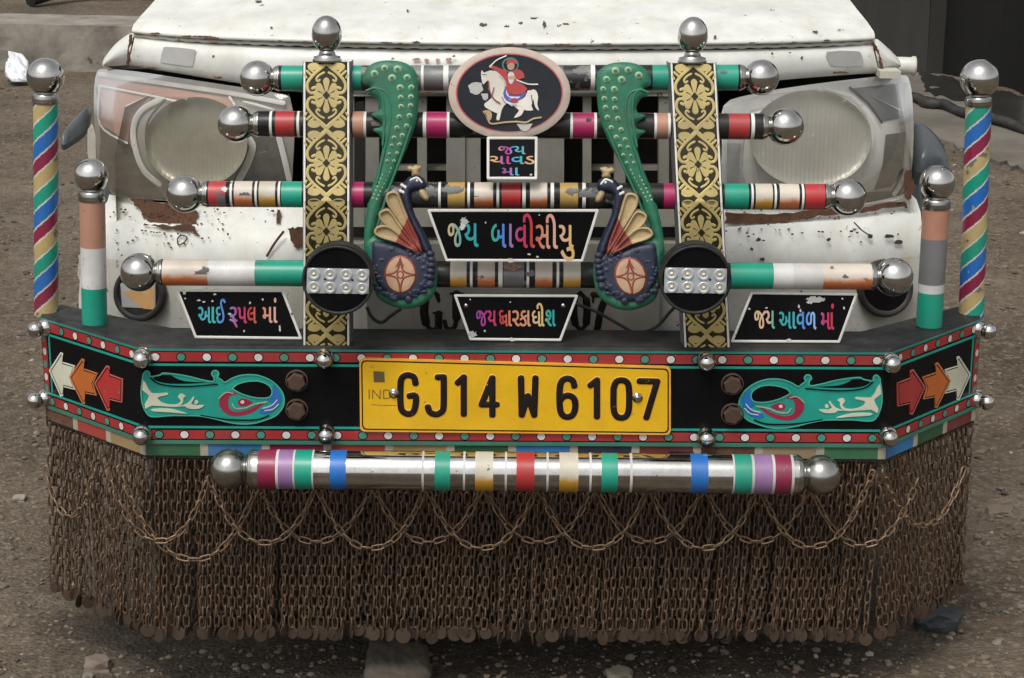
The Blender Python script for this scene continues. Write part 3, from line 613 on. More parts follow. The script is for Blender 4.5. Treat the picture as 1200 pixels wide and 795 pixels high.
# white sheet metal below the lamps, with the step pressed into it
for side in (0, 1):
    if side == 0:
        c = [[(128, 228), (200, 238), (300, 226), (360, 214)], [(126, 236), (200, 245), (300, 236), (360, 226)], [(112, 254), (200, 262), (300, 264), (360, 268)], [(108, 259), (200, 267), (300, 269), (360, 273)],
             [(96, 300), (200, 310), (300, 312), (425, 312)], [(92, 350), (200, 356), (300, 356), (430, 356)], [(96, 420), (200, 420), (300, 420), (440, 420)]]
    else:
        c = [[(1066, 226), (1000, 240), (900, 240), (845, 236)], [(1074, 234), (1000, 249), (900, 250), (845, 248)], [(1078, 246), (1000, 256), (900, 262), (845, 266)], [(1079, 250), (1000, 260), (900, 267), (845, 271)],
             [(1083, 300), (1000, 306), (900, 310), (775, 312)], [(1082, 350), (1000, 356), (900, 356), (770, 356)], [(1070, 420), (1000, 420), (900, 420), (760, 420)]]
    dz = [.03, .005, .0, -.022, -.03, -.02, .0]
    rows = [[(x, y, Yb(x)+d) for x, y in resample(cat(r, 6), 36)] for r, d in zip(c, dz)]
    mb = MB(WHITE, WHITE2); mb.grid([[PY(*p) for p in r] for r in rows], WHITE, True, False, lambda i, j: WHITE2 if i >= 4 else WHITE)
    lp = mb.build('lower_panel', truck, 'white sheet metal under the left lamp with a big rust patch' if not side else 'white sheet metal under the right lamp, speckled with chips')
    up = Curved(lambda x, y: Yb(x) - .0012); lo = Curved(lambda x, y: Yb(x)-.0325)
    def REL(pl, s, sd, am=1.6):
        q = MB(RUST); q.relief(jag(pl, am, 6, sd), s, RUST, step=5, h0=.0012); q.build('rust_patch', lp)
    mb = MB(RUST); R = random.Random(31+side)
    for k in range(150):
        x = R.gauss(200, 45) if not side else R.uniform(850, 1065); y = R.gauss(258, 16) if not side else R.gauss(258, 12); rr = R.uniform(.3, 1.3)
        if not (112 < x < 1075 and 240 < y < 330): continue
        mb.relief(jag(ell(x, y, rr*R.uniform(1, 2), rr, 7), rr*.3, 1, k), Curved(lambda a, b: Yb(a) - (.001 if b < 262 else .001+.026*min(1, (b-262)/8)) - .002), RUST, h0=.001)
    mb.build('rust_speckles', lp)
    mb = MB(RUST)
    if side == 0:
        REL([(150, 231), (175, 236), (225, 240), (232, 250), (228, 262), (200, 262), (178, 262), (168, 255), (163, 245)], Curved(lambda x, y: Yb(x)-.001), 1)
        REL([(166, 263), (195, 264), (228, 264), (232, 276), (222, 270), (190, 268)], Curved(lambda x, y: Yb(x)-.026), 2); REL([(337, 268), (356, 266), (358, 285), (346, 292), (340, 280)], Curved(lambda x, y: Yb(x)-.029), 3)
        REL([(325, 246), (329, 246), (328, 262), (323, 262)], Curved(lambda x, y: Yb(x)-.001), 4, .7)
        mb.stroke(cat([(208, 280), (212, 276), (219, 278), (216, 284), (209, 287), (208, 280)], 4), Curved(lambda x, y: Yb(x)-.029), .0012, RUST); mb.stroke(cat([(332, 272), (322, 285), (313, 300)], 4), lo, .0022, RUST)
    else:
        REL([(850, 248), (900, 252), (960, 246), (1010, 242), (1060, 236), (1062, 241), (1010, 249), (960, 253), (920, 262), (880, 262), (850, 262)], Curved(lambda x, y: Yb(x)-.004), 5, 1.2)
        REL([(1060, 200), (1068, 198), (1072, 226), (1064, 236), (1059, 228)], Curved(lambda x, y: Yb(x)-.03), 6)
        mb.stroke(cat([(1001, 261), (1010, 270), (1019, 276)], 4), lo, .0012, RUST)
        for x, y, rx, ry in [(1020, 277, 3, 3), (1042, 277, 6, 2), (1053, 284, 5, 3), (889, 281, 3, 2.5), (881, 292, 2, 2), (971, 281, 3, 2), (893, 304, 3, 2)]: mb.relief(jag(ell(x, y, rx, ry, 8), .7, 2, x), lo, CH, h0=.0014)
    mb.build('scratches', lp)
# fog lamps in the lower panel
for x, y, rx, ry, l in ((164, 344, 27, 29, 'round lamp with an amber and white sticker'), (1037, 338, 29, 30, 'empty black round lamp opening')):
    s = Curved(lambda a, b: Yb(a)-.034); e = empty('fog_lamp', s(x, y), truck, l)
    mb = MB(CABLE); mb.stroke(ell(x, y, rx, ry, 32), s, .0065, CABLE, .9, closed=True); mb.build('rim', e)
    mb = MB(BLACKD)
    if x < 600: mb.relief(ell(x, y, rx-2, ry-2, 32), s, BLACKD, h0=.002); mb.relief([(141, 332), (182, 330), (182, 362), (143, 360)], s, STICK, h0=.0032); mb.relief([(143, 342), (181, 336), (181, 363), (168, 362)], s, LIGHTD, h0=.0038)
    else: mb.relief(ell(x, y, rx-2, ry-2, 32), s, BLACK, h0=.002)
    mb.build('lamp_face', e)

# grille
gr = empty('grille', PY(600, 180, .3), truck)
mb = MB(DARK); mb.hexa([PY(380, 100, .42), PY(820, 100, .42), PY(820, 420, .40), PY(380, 420, .40)], (0, .05, 0), DARK); mb.build('radiator', gr)
mb = MB(GREYP)
gy_ = lambda x0, y0, x1, y1, Y=.30, d=.03, m=None: mb.hexa([PY(x0, y0, Y), PY(x1, y0, Y), PY(x1, y1, Y), PY(x0, y1, Y)], (0, d, 0), m or GREYP)
gy_(400, 104, 800, 113, .295, .05, CREAM)
for x0, x1 in ((400, 415), (428, 444), (489, 500), (523, 545), (646, 661), (683, 693), (720, 733), (772, 784), (796, 806)): gy_(x0, 112, x1, 248, .30)
gy_(545, 112, 563, 248, .306); gy_(628, 112, 646, 248, .306); gy_(571, 112, 628, 248, .33)
for x0, x1 in ((444, 489), (500, 523), (693, 720), (733, 772)): gy_(x0, 196, x1, 200, .34)
mb.build('grille_bars', gr)
mb = MB(CREAM)
gy_(404, 243, 800, 266, .285, .05, CREAM); gy_(404, 286, 800, 312, .27, .05, CREAM)
for x0, x1 in ((400, 427), (784, 806)): gy_(x0, 225, x1, 266, .283, .05, CREAM)
for x0, x1 in ((415, 428), (784, 796)):
    o = [(x0, 130), (x0+2, 120), (x1-2, 118), (x1, 130), (x1, 205), (x1-3, 216), (x0+3, 222), (x0, 210)]; mb.relief(o, Curved(lambda x, y: .299), DARK, h0=0)
mb.build('lower_grille_bar', gr)
# registration board painted behind the bull bar
PB = Curved(lambda x, y: .235)
ob = empty('old_registration_board', PB(600, 360), truck); mb = MB(GREYP); mb.relief([(428, 326), (775, 326), (770, 410), (432, 410)], PB, GREYP, h0=0, back=.02); mb.build('board', ob)
mb = MB(PINK)
for x in (482, 714): mb.stroke([(x, 330), (x, 392)], PB, .0015, PINK, h0=.0004)
mb.build('painted_line', ob)

def text_mesh(body, box, surf, m, mb, off=.0, h0=.0004, ext=.0006, shear=0, font=None):
    """write body so that it fills the picture box (x0, y0, x1, y1) on a surface"""
    c = bpy.data.curves.new('letter', 'FONT'); c.body = body; c.size = 1; c.offset = off; c.extrude = .5; c.resolution_u = 4
    o = bpy.data.objects.new('letter', c); COL.objects.link(o); bpy.context.view_layer.update()
    me = bpy.data.meshes.new_from_object(o.evaluated_get(bpy.context.evaluated_depsgraph_get()))
    vs = [v.co.copy() for v in me.vertices]; fs = [list(p.vertices) for p in me.polygons]
    bpy.data.objects.remove(o); bpy.data.curves.remove(c); bpy.data.meshes.remove(me)
    ax, bx = min(v.x for v in vs), max(v.x for v in vs); ay, by = min(v.y for v in vs), max(v.y for v in vs)
    x0, y0, x1, y1 = box
    W = []
    for v in vs:
        u = (v.x-ax)/max(1e-6, bx-ax); t = (v.y-ay)/max(1e-6, by-ay)
        W.append(surf(x0+(x1-x0)*u + shear*t, y1+(y0-y1)*t, h0 + (ext if v.z > 0 else 0)))
    mb.add(W, fs, m, False)
mb = MB(BLACKD)
def serif(paths):
    for pl, r in paths: mb.stroke(cat(pl, 5), PB, r, PLBLACK, .2, h0=.0006)
LET = [([(514, 352), (510, 343), (503, 343), (498, 352), (497, 365), (499, 378), (505, 386), (512, 384), (514, 376)], .0035), ([(498, 352), (497, 365), (499, 378)], .0075), ([(508, 367), (518, 367)], .002), ([(514, 368), (514, 385)], .0065), ([(514, 345), (514, 354)], .002),
       ([(528, 344), (542, 344)], .002), ([(535, 345), (535, 372)], .0075), ([(535, 372), (532, 384), (524, 385), (521, 377)], .004),
       ([(680, 343), (673, 352), (672, 365), (674, 379), (681, 386), (687, 378), (688, 364), (687, 352), (680, 343)], .0035), ([(673, 352), (672, 365), (674, 379)], .0065), ([(687, 352), (688, 364), (687, 378)], .0065),
       ([(695, 345), (711, 345)], .005), ([(711, 346), (704, 364), (700, 386)], .006), ([(695, 345), (695, 354)], .002)]
for a_, b_ in ((0, 5), (5, 8), (8, 11), (11, 14)): mb = MB(BLACKD); serif(LET[a_:b_]); mb.build('painted_letter', ob)


# inner body, chassis and fenders behind the bumper; low boxes added to block light
mb = MB(DARK); mb.box((-.52, .42, .22), (.52, 1.5, .62), DARK); mb.box((-.42, .2, .2), (-.34, 1.6, .34), DARK); mb.box((.34, .2, .2), (.42, 1.6, .34), DARK); mb.box((-.64, .29, .015), (.64, .42, .50), DARK); mb.box((-.69, .425, .12), (.69, 2.0, .215), DARK)
mb.build('chassis_and_blockers', truck)
for s in (-1, 1):
    mb = MB(WHITE2); prof = [(.40, .55), (.40, .82), (.41, 1.0), (.5, 1.08)]
    rows = []
    for k in range(25):
        y = .41 + 1.5*k/24; d = abs(y-.95); arch = .2 if d > .44 else .36 + sqrt(max(0, .44**2-d*d))
        x = s*(.705 + .03*min(1, (y-.41)/.2)); rows.append([(x, y, max(arch, .34)), (x+s*.006, y, max(arch, .62)), (x+s*.004, y, max(arch+.02, .84)), (x-s*.02, y, max(arch+.04, .93)), (x-s*.10, y, .97-.02*k/24)])
    mb.grid(rows, WHITE2); fe = mb.build('fender', truck)
    mb = MB(FLARE); pr = []
    for k in range(15):
        a = pi*(.02+.7*k/14); c = Vector((s*.73, .95 - cos(a)*.45, .40 + sin(a)*.43)); rad = Vector((0, -cos(a), sin(a)))
        pr.append([c - rad*.03, c + rad*.0 + Vector((s*.035, 0, 0)), c + rad*.03 + Vector((s*.05, 0, 0)), c + rad*.055 + Vector((s*.035, 0, 0)), c + rad*.06])
    mb.grid(pr, FLARE); mb.build('wheel_arch_flare', fe)
    we = empty('wheel', (s*.63, .95, .33), truck)
    mb = MB(TYRE); mb.lathe((s*.63, .95, .33), (s, 0, 0), [(-.1, .2), (-.1, .29), (-.08, .32), (-.04, .33), (.04, .33), (.08, .32), (.1, .29), (.1, .2)], TYRE, 40); mb.build('tyre', we)
    mb = MB(STEEL); mb.lathe((s*.63, .95, .33), (s, 0, 0), [(.02, .0), (.07, .05), (.05, .12), (.06, .17), (.09, .205)], STEEL, 32); mb.build('rim', we)
# trim pieces peeping out beside the lamps
mb = MB(FLARE); pts = [(1066, 150), (1082, 152), (1098, 165), (1108, 182), (1111, 200), (1098, 197), (1078, 203), (1068, 190)]
mb.relief(cat(pts, 4, True), lean(150, .62, 210, .50), FLARE, H=.03, R=16, step=4, back=.03); mb.build('arch_trim', truck, 'blue grey glossy arch moulding on the right')
mb = MB(FLARE); mb.relief(cat([(71, 168), (78, 155), (92, 140), (104, 128), (107, 129), (103, 145), (98, 155), (86, 164), (76, 170)], 3, True), lean(130, .60, 170, .48), FLARE, H=.02, R=8, step=3, back=.01); mb.build('arch_trim', truck, 'torn grey arch moulding on the left')
mb = MB(CREAM); mb.relief(jag([(103, 152), (108, 145), (112, 160), (112, 200), (106, 200), (102, 175)], .5, 4, 3), Curved(lambda x, y: .5), CREAM, h0=0, back=.03, step=4)
mb.build('fender_edge', truck); mb = MB(CREAM); mb.relief(jag([(92, 300), (102, 290), (110, 310), (108, 345), (96, 335), (90, 320)], 1.2, 5, 3), Curved(lambda x, y: .46), CREAM, h0=0, back=.03, step=4); mb.build('fender_edge', truck)

# ------------------------------------------------------------------ bumper
BL, BR = PY(165, 411, 0), PY(1045, 411, 0); BL.z = BR.z = zt
EL, ER = PZ(47, 372, zt), PZ(1150, 374, zt)
bumper = empty('bumper', (0, 0, zb), truck, 'black bumper with a red dotted border and painted motifs')
def wpl(a, b):
    n = (b-a).cross(Vector((0, 0, 1))); n.normalize()
    if n.y > 0: n = -n
    return Plane(a, n)
FRONT = Plane((0, 0, 0), (0, -1, 0)); WL_, WR_ = wpl(EL, BL), wpl(BR, ER)
mb = MB(BLACK, BLACKD)
fpts = [EL, BL, BR, ER]; bpts = [EL+Vector((.02, .07, 0)), BL+Vector((.03, .11, 0)), BR+Vector((-.03, .11, 0)), ER+Vector((-.02, .07, 0))]
dn = Vector((0, 0, zb-zt))
mb.grid([fpts, [p+dn for p in fpts]], BLACK, False)
mb.grid([bpts, [Vector((p.x, p.y, zt+.004)) for p in bpts], [p + (q-p).normalized()*.006 + Vector((0, 0, .004)) for p, q in zip(fpts, bpts)], fpts], BLACKD, False)
mb.grid([[p+dn for p in fpts], [p+dn for p in bpts], bpts], BLACKD, False)
for i in (0, 3): mb.add([fpts[i], bpts[i], bpts[i]+dn, fpts[i]+dn], [(0, 1, 2, 3)], BLACKD, False)
mb.build('bumper_beam', bumper)
# painted border: walls by length u (metres) and height fraction v
mb = MB(TEAL)
def wall(a, b):
    d = b-a; L = d.length; d = d/L; n = d.cross(Vector((0, 0, 1))); n = -n if n.y > 0 else n
    return L, lambda u, v, h=0: a + d*u + dn*v + n*h
def bar(f, u0, v0, u1, v1, m, h):
    mb.add([f(u0, v0, h), f(u1, v0, h), f(u1, v1, h), f(u0, v1, h), f(u0, v0, 0), f(u1, v0, 0), f(u1, v1, 0), f(u0, v1, 0)], [(3, 2, 1, 0), (0, 1, 5, 4), (1, 2, 6, 5), (2, 3, 7, 6), (3, 0, 4, 7)], m, False)
def dot(f, u, v, ru, rv, m, h):
    P = [f(u+ru*cos(2*pi*k/20), v+rv*sin(2*pi*k/20), h) for k in range(20)]; mb.add(P, [list(range(20))], m, False)
DOTW = mat('dot white', (.58, .55, .52), .45, dirt=.3, dirtcol=(.35, .25, .22)); DOTG = mat('dot green', (.05, .22, .16), .45, dirt=.3, dirtcol=(.14, .15, .13))
TG = mat('lower green edge', (.03, .16, .11), .5, dirt=.45, dirtcol=(.10, .09, .07))
for (a, b, step, first) in ((EL, BL, .0385, 0), (BL, BR, .0415, 1), (BR, ER, .0385, 0)):
    L, f = wall(a, b)
    bar(f, 0, .0, L, .022, TEAL, .0008)
    BRED = mat('dulled border red', (.31, .018, .020), .42, dirt=.55, dirtcol=(.13, .06, .048), chips=.22, chipcol=(.05, .045, .04), cscale=45)
    bar(f, 0, .034, L, .13, BRED, .0006); bar(f, 0, .153, L, .177, TEALP, .0008)
    bar(f, 0, .808, L, .832, TEALP, .0008); bar(f, 0, .852, L, .945, BRED, .0006); bar(f, 0, .958, L, .998, TG, .0010)
    n = int(L/step); k0 = (L-(n-1)*step)/2
    for k in range(n):
        u = k0+k*step
        if abs(u) < .018 or abs(L-u) < .018: continue
        rw = .0066 if first else .0058
        for v in (.083, .898):
            q = (k + (v > .5)) % 2; dot(f, u, v, rw+.0016, .047, BLACK, .0009); dot(f, u, v, rw, .038, DOTW if q == 0 else DOTG, .0013)
for (a, b, e) in ((EL, BL, 0), (BR, ER, 1)):
    L, f = wall(a, b); g2 = (lambda u, v, h=0, f=f: f(u, v, h)) if not e else (lambda u, v, h=0, f=f, L=L: f(L-u, v, h))
    bar(g2, .002, .15, .016, .82, BRED, .0007); bar(g2, .021, .16, .025, .80, TEALP, .0008)
    for k, v in enumerate((.22, .36, .5, .64, .76)): dot(g2, .009, v, .0048, .04, DOTW if k % 2 else DOTG, .0013)
mb.build('painted_border', bumper)
# strip of coloured tiles under the beam
mb = MB(DARK)
TL = [(0, CONC), (.06, CONC), (.10, REDW), (.22, IVORY), (.235, OCHRE), (.34, RUST)]
cols = [mat('tile green', (.015, .10, .04), .5, dirt=.4), mat('tile blue', (.02, .15, .36), .5, dirt=.35), MAROON, mat('tile red', (.33, .03, .02), .5, dirt=.35), mat('tile tan', (.28, .19, .09), .5, dirt=.4), mat('tile dark green', (.012, .075, .03), .5, dirt=.35), mat('tile sky blue', (.02, .17, .42), .5, dirt=.3), mat('tile navy', (.012, .02, .04), .5, dirt=.3), mat('tile oxblood', (.13, .02, .018), .5, dirt=.4), RUST, mat('tile sand', (.28, .22, .12), .5, dirt=.4), mat('tile leaf green', (.015, .12, .05), .5, dirt=.35)]
IV = mat('tile ivory', (.36, .34, .26), .55, dirt=.5)
for (a, b, cl, seq) in ((EL, BL, 0, [RUST, MC['tile red'], MC['tile tan']]), (BL, BR, 1, cols), (BR, ER, 0, [MC['tile blue'], MC['tile dark green'], MC['tile oxblood']])):
    L, f0 = wall(a + Vector((0, .006, 0)), b + Vector((0, .006, 0))); f = lambda u, v, h=0: f0(u, v, h)
    bar(f, 0, .9, L, 1.16, DARK, .001)
    n = len(seq)
    for k, m in enumerate(seq):
        u0 = L*k/n; bar(f, u0+.001, 1.005, u0+L/n-.012, 1.13, m, .003); bar(f, u0+L/n-.012, 1.005, u0+L/n+.001, 1.13, IV, .0034)
mb.build('tile_strip', bumper)
# painted slippers and arrows
def slipper(tf, surf):
    mb = MB(TEALP); k = [0]
    def P(pl, m, sm=3): k[0] += 1; mb.relief([tf(150+x/6, 425+y/6) for x, y in (cat(pl, sm, True) if sm else pl)], surf, m, h0=.0006+.00018*k[0])
    def Lr(pl, r, m): mb.stroke([tf(150+x/6, 425+y/6) for x, y in cat(pl, 4)], surf, r, m, .06, h0=.0008+.00018*k[0])
    OUT = [(110, 75), (135, 55), (155, 70), (160, 95), (225, 85), (250, 72), (330, 78), (430, 95), (520, 118), (600, 130), (605, 100), (590, 80), (600, 58), (625, 55), (640, 75), (632, 100), (660, 120), (685, 135), (740, 105), (810, 85), (900, 85), (980, 110), (1040, 150), (1085, 205), (1100, 265), (1085, 320), (1040, 370), (970, 400), (880, 425), (790, 428), (700, 415), (600, 390), (500, 372), (400, 370), (300, 370), (200, 378), (150, 370), (120, 330), (100, 270), (95, 190)]
    P(OUT, TEALP)
    P([(180, 110), (215, 88), (300, 88), (320, 100), (400, 130), (550, 140), (450, 148), (300, 148), (220, 135)], BLACK); P([(735, 180), (770, 150), (840, 130), (920, 128), (980, 150), (1010, 185), (1010, 225), (980, 245), (900, 245), (820, 225), (765, 200)], BLACK)
    P([(640, 290), (665, 220), (720, 200), (770, 220), (720, 232), (705, 280), (720, 330), (780, 345), (860, 325), (960, 275), (900, 335), (820, 368), (740, 376), (680, 350)], mat('eye crimson paint', (.28, .012, .045), .36, dirt=.3, dirtcol=(.12, .05, .05)))
    P([(770, 275), (800, 252), (840, 258), (875, 280), (830, 302), (790, 302)], MC['eye crimson paint']); P(ell(805, 276, 14, 12, 10), DOTW, 1)
    P([(1020, 160), (1060, 200), (1077, 250), (1060, 300), (1010, 345), (940, 357), (926, 332), (975, 318), (1018, 285), (988, 266), (1015, 240)], BLUE)
    P([(105, 120), (130, 150), (170, 215), (270, 210), (280, 225), (230, 235), (210, 250), (240, 280), (300, 295), (350, 290), (372, 265), (353, 240), (365, 220), (390, 222), (407, 236), (390, 245), (390, 270), (370, 300), (320, 310), (170, 300), (130, 325), (120, 290), (150, 230), (100, 190)], IVORY, 2)
    P([(355, 308), (420, 285), (458, 240), (468, 250), (445, 285), (470, 298), (537, 298), (500, 322), (430, 322), (400, 305)], IVORY, 2); P(ell(482, 276, 14, 14, 10), IVORY, 1); P([(170, 325), (280, 322), (350, 335), (417, 358), (300, 347), (180, 340)], IVORY, 2)
    G = mat('slipper line green', (.05, .34, .26), .45, dirt=.2)
    Lr(OUT + OUT[:1], .0011, G)
    Lr([(160, 105), (230, 150), (400, 166), (630, 150)], .0012, BLACK); Lr([(515, 370), (700, 398), (900, 400), (990, 370)], .0013, BLACK)
    Lr([(735, 180), (770, 150), (840, 130), (920, 128), (980, 150), (1012, 185), (1010, 225), (980, 245), (900, 245), (820, 225), (765, 200), (735, 180)], .0011, G)
    Lr([(640, 250), (690, 208), (740, 214)], .0009, PGREEN); Lr([(735, 290), (760, 320), (830, 315), (890, 290), (975, 275)], .0012, PGREEN); Lr([(1050, 260), (1010, 300), (950, 318)], .0009, LGREY); Lr([(1060, 290), (1020, 325), (965, 335)], .0009, LGREY)
    return mb
slipper(lambda x, y: (x, y), FRONT).build('painted_slipper', bumper, 'teal curled slipper with a white crane, painted on the left')
slipper(lambda x, y: (1199-x, y+5), FRONT).build('painted_slipper', bumper, 'teal curled slipper with a white crane, painted on the right')
AR = [([(107, 385), (190, 258), (205, 265), (200, 325), (290, 352), (262, 440), (290, 520), (210, 500), (205, 565), (190, 570)], IVORY, 'ivory'), ([(250, 430), (340, 302), (357, 310), (352, 372), (450, 405), (418, 480), (442, 560), (365, 545), (360, 620), (345, 620)], ORANGE, 'orange'),
      ([(430, 475), (515, 350), (535, 360), (535, 410), (630, 445), (625, 610), (540, 590), (537, 665), (520, 668)], RED, 'red')]
for side in (0, 1):
    for k, (pl, m, nm) in enumerate(AR):
        tf = (lambda x, y: (40+x/6, 370+y/6)) if not side else (lambda x, y: (1195-(40+x/6)*1., 370+y/6+4.5))
        q = [tf(*p) for p in pl]; cx = sum(p[0] for p in q)/len(q); cy = sum(p[1] for p in q)/len(q); s = WL_ if not side else WR_
        mb = MB(m); mb.relief(q, s, m, h0=.0012+.0004*k)
        mb.stroke([(cx+(x-cx)*.86, cy+(y-cy)*.88) for x, y in q], s, .0010, BLACK, .15, h0=.0012+.0004*k, closed=True); mb.stroke([(cx+(x-cx)*.985, cy+(y-cy)*.985) for x, y in q], s, .0007, {'ivory': WHITEP, 'orange': PINK, 'red': PINK}[nm], .15, h0=.0012+.0004*k, closed=True)
        mb.build('painted_arrow', bumper, f'{nm} arrow pointing to the {"left" if not side else "right"} end')
# chrome ball studs
def stud(p, n, k=1.):
    mb = MB(CHROME); n = Vector(n).normalized()
    prof = [(-.002, .0165), (.002, .0163), (.006, .0150), (.009, .0125), (.0105, .0115)]
    r = .0150; c = .0195
    prof += [(c - r*cos(a), r*sin(a)) for a in [radians(d) for d in range(48, 181, 11)]]
    mb.lathe(p, n, [(d*k, q*k) for d, q in prof], CHROME, 24); return mb.build('ball_stud', bumper)
for x, y in ((168, 418), (381, 419), (827, 422), (1043, 424), (168, 508), (383, 507), (827, 511), (1040, 510)): stud(FRONT(x, y, 0) if 170 < x < 1040 else FRONT(x, y, 0), (0, -1, .02), .95)
for x, y, s in ((53, 384, WL_), (52, 467, WL_), (1147, 386, WR_), (1145, 469, WR_)): stud(s(x, y, 0), (s.n.x*1.3, s.n.y, -.05), .92)
BOLTM = mat('dark rusty bolt', (.050, .026, .016), .8, dirt=.6, dirtcol=(.075, .04, .025), bump=.6, nscale=60)
def bolt(x, y):
    RUST = BOLTM; mb = MB(RUST); mb.lathe(FRONT(x, y, 0), (0, -1, 0), [(0, .0185), (.004, .0185), (.0045, .0165)], RUST, 20); mb.lathe(FRONT(x, y, 0), (0, -1, 0), [(.0045, .0155), (.012, .0155), (.0135, .013), (.0135, 0)], RUST, 6, smooth=False); mb.build('bolt_head', bumper)
for x, y in ((348, 446), (348, 480), (858, 450), (858, 485)): bolt(x, y)

# number plate
NP = Plane((0, -.006, 0), (0, -1, 0)); plate = empty('number_plate', NP(604, 465), truck)
def rrect(q, r, n=4):
    out = []; N = len(q)
    for i in range(N):
        p = Vector(q[i]); a = (Vector(q[i-1])-p).normalized(); b = (Vector(q[(i+1) % N])-p).normalized()
        for k in range(n+1):
            t = k/n; out.append(tuple((p+a*r)*(1-t)**2 + p*2*t*(1-t) + (p+b*r)*t*t))
    return out
def inset(q, d):
    cx = sum(p[0] for p in q)/4; cy = sum(p[1] for p in q)/4; return [(x + (d if x < cx else -d), y + (d if y < cy else -d)) for x, y in q]
Q = [(421, 420), (786, 430), (786, 510), (422, 506)]
mb = MB(YELLOWE); mb.relief(rrect(Q, 6), NP, YELLOWE, h0=0, back=.0055); mb.relief(rrect(inset(Q, 2.2), 6), NP, PLBLACK, h0=.0004); mb.relief(rrect(inset(Q, 3.8), 5), NP, YELLOW, h0=.0009); mb.build('plate_sheet', plate)
CHR = [('G', [[(487, 449), (485, 442), (478, 439.5), (472, 442), (469.5, 450), (469.5, 474), (472, 482), (478, 485), (484, 483), (487, 475), (487, 464), (480, 464)]]), ('J', [[(513, 442), (520, 442), (520, 474), (518, 482), (511, 485.5), (504, 483), (501.5, 477)]]), ('1', [[(536.5, 448.5), (543.5, 442), (543.5, 485)]]),
       ('4', [[(577, 486), (577, 443), (564.5, 474), (582, 474)]]), ('W', [[(610.5, 443), (611.5, 486), (618.5, 464), (626, 486), (627.5, 443)]]), ('6', [[(673, 452), (671, 446), (665, 443.5), (659, 446), (656, 455), (656, 477), (659, 486), (665, 488.5), (671, 486), (674, 478), (673, 468), (667, 463.5), (660, 465), (656, 470)]]),
       ('1', [[(692, 451.5), (699.5, 445.5), (699.5, 488)]]), ('0', [[(719, 455), (722, 447.5), (728, 445.5), (734, 447.5), (737, 455), (737, 478), (734, 487), (728, 489.5), (722, 487), (719, 478), (719, 455)]]), ('7', [[(749.5, 446.5), (770, 447), (757.5, 489)]])]
for ch, paths in CHR:
    mb = MB(PLBLACK)
    if ch in '147WJ': paths = [list(q) for pl in paths for q in (zip(pl, pl[1:]) if ch != 'J' else [pl[:2], cat(pl[1:], 4)])]
    for pl in paths:
        mb.stroke(pl if ch in '147WJ' else cat(pl, 4), NP, .0068, YELLOWE, .16, h0=.0009); mb.stroke(pl if ch in '147WJ' else cat(pl, 4), NP, .0057, PLBLACK, .26, h0=.0012)
    mb.build('plate_character', plate)
mb = MB(PLBLACK); text_mesh('IND', (432, 456.5, 459, 467.5), NP, mat('faint plate print', (.16, .09, .02), .5), mb, -.012, .001, .0003)
mb.stroke([(436, 474), (446, 475), (467, 475)], NP, .0006, MC['faint plate print'], .2, h0=.001); mb.build('country_letters', plate)
mb = MB(STICK); mb.relief([(437.5, 435), (450.5, 435.5), (451, 448), (438, 448)], NP, mat('hologram foil', (.22, .15, .06), .35, .6), h0=.0012); mb.build('hologram_sticker', plate)
for x, y in ((461.5, 461), (747, 466)):
    mb = MB(CHROMED); mb.lathe(NP(x, y, .001), (0, -1, 0), [(0, .0085), (.0015, .0082), (.0018, .0055), (.0045, .005), (.006, .0025), (.006, 0)], CHROMED, 18); mb.build('plate_screw', plate)

# ------------------------------------------------------------------ bull bar
def crossbar(name, x0, y0, x1, y1, Y, r, bands, base, label, balls=True, br=20, segs=120, ballm=None, sq=1.0):
    """tube between two picture points carrying painted bands; bands = (x start, x end, material)"""
    a, b = PY(x0, y0, Y), PY(x1, y1, Y); L = (b-a).length; ax = (b-a)/L
    bar_ = empty(name, (a+b)/2, truck, label)
    xs = {x0, x1}
    for p, q, m in bands: xs |= {p, q}
    xs = sorted(x for x in xs if x0 <= x <= x1); mb = MB(base)
    prof = [(L*(x-x0)/(x1-x0), r) for x in xs]
    def mf(i):
        c = (xs[i]+xs[i+1])/2; mm = base
        for p, q, m in bands:
            if p <= c < q: mm = m
        return mm
    mb.lathe(a, ax, prof, base, 32, mf); mb.build('tube', bar_)
    if balls:
        for e, d in ((a, -ax), (b, ax)):
            mb = MB(CHROMED); mb.lathe(e, d, [(-.001, r*1.02), (.0015, r*1.03), (.003, r*.96), (.0045, r*.98), (.0065, r*.9), (.008, r*.88), (.010, r*.74), (.012, r*.7), (.02, r*.6)], CHROMED, 28); mb.build('collar', bar_)
            R_ = 1.05*br*(PY(601, y0, Y)-PY(600, y0, Y)).length
            mb = MB(ballm or CHROME); mb.ball(e + d*(.007 + R_*.95), R_, ballm or CHROME, 40); mb.build('ball_finial', bar_)
    return bar_
W3 = lambda x, blk=2.2: [(x-blk, x, BLACKT), (x, x+2.6, WHITEP), (x+2.6, x+2.6+blk, BLACKT)]
crossbar('crossbar', 327, 92, 867, 91, .115, .0205, [(331, 356, GREEN), (404, 424, GREEN), (424, 494, GREYW), (494, 497, WHITEP), (497, 520, STEEL), (520, 526, WHITEP), (526, 660, STEEL), (660, 692, GREYW), (692, 697, WHITEP), (764, 787, GREEN), (838, 864, GREEN), (864, 870, BLACKT)], BLACKT, 'top crossbar with green end bands', br=20)
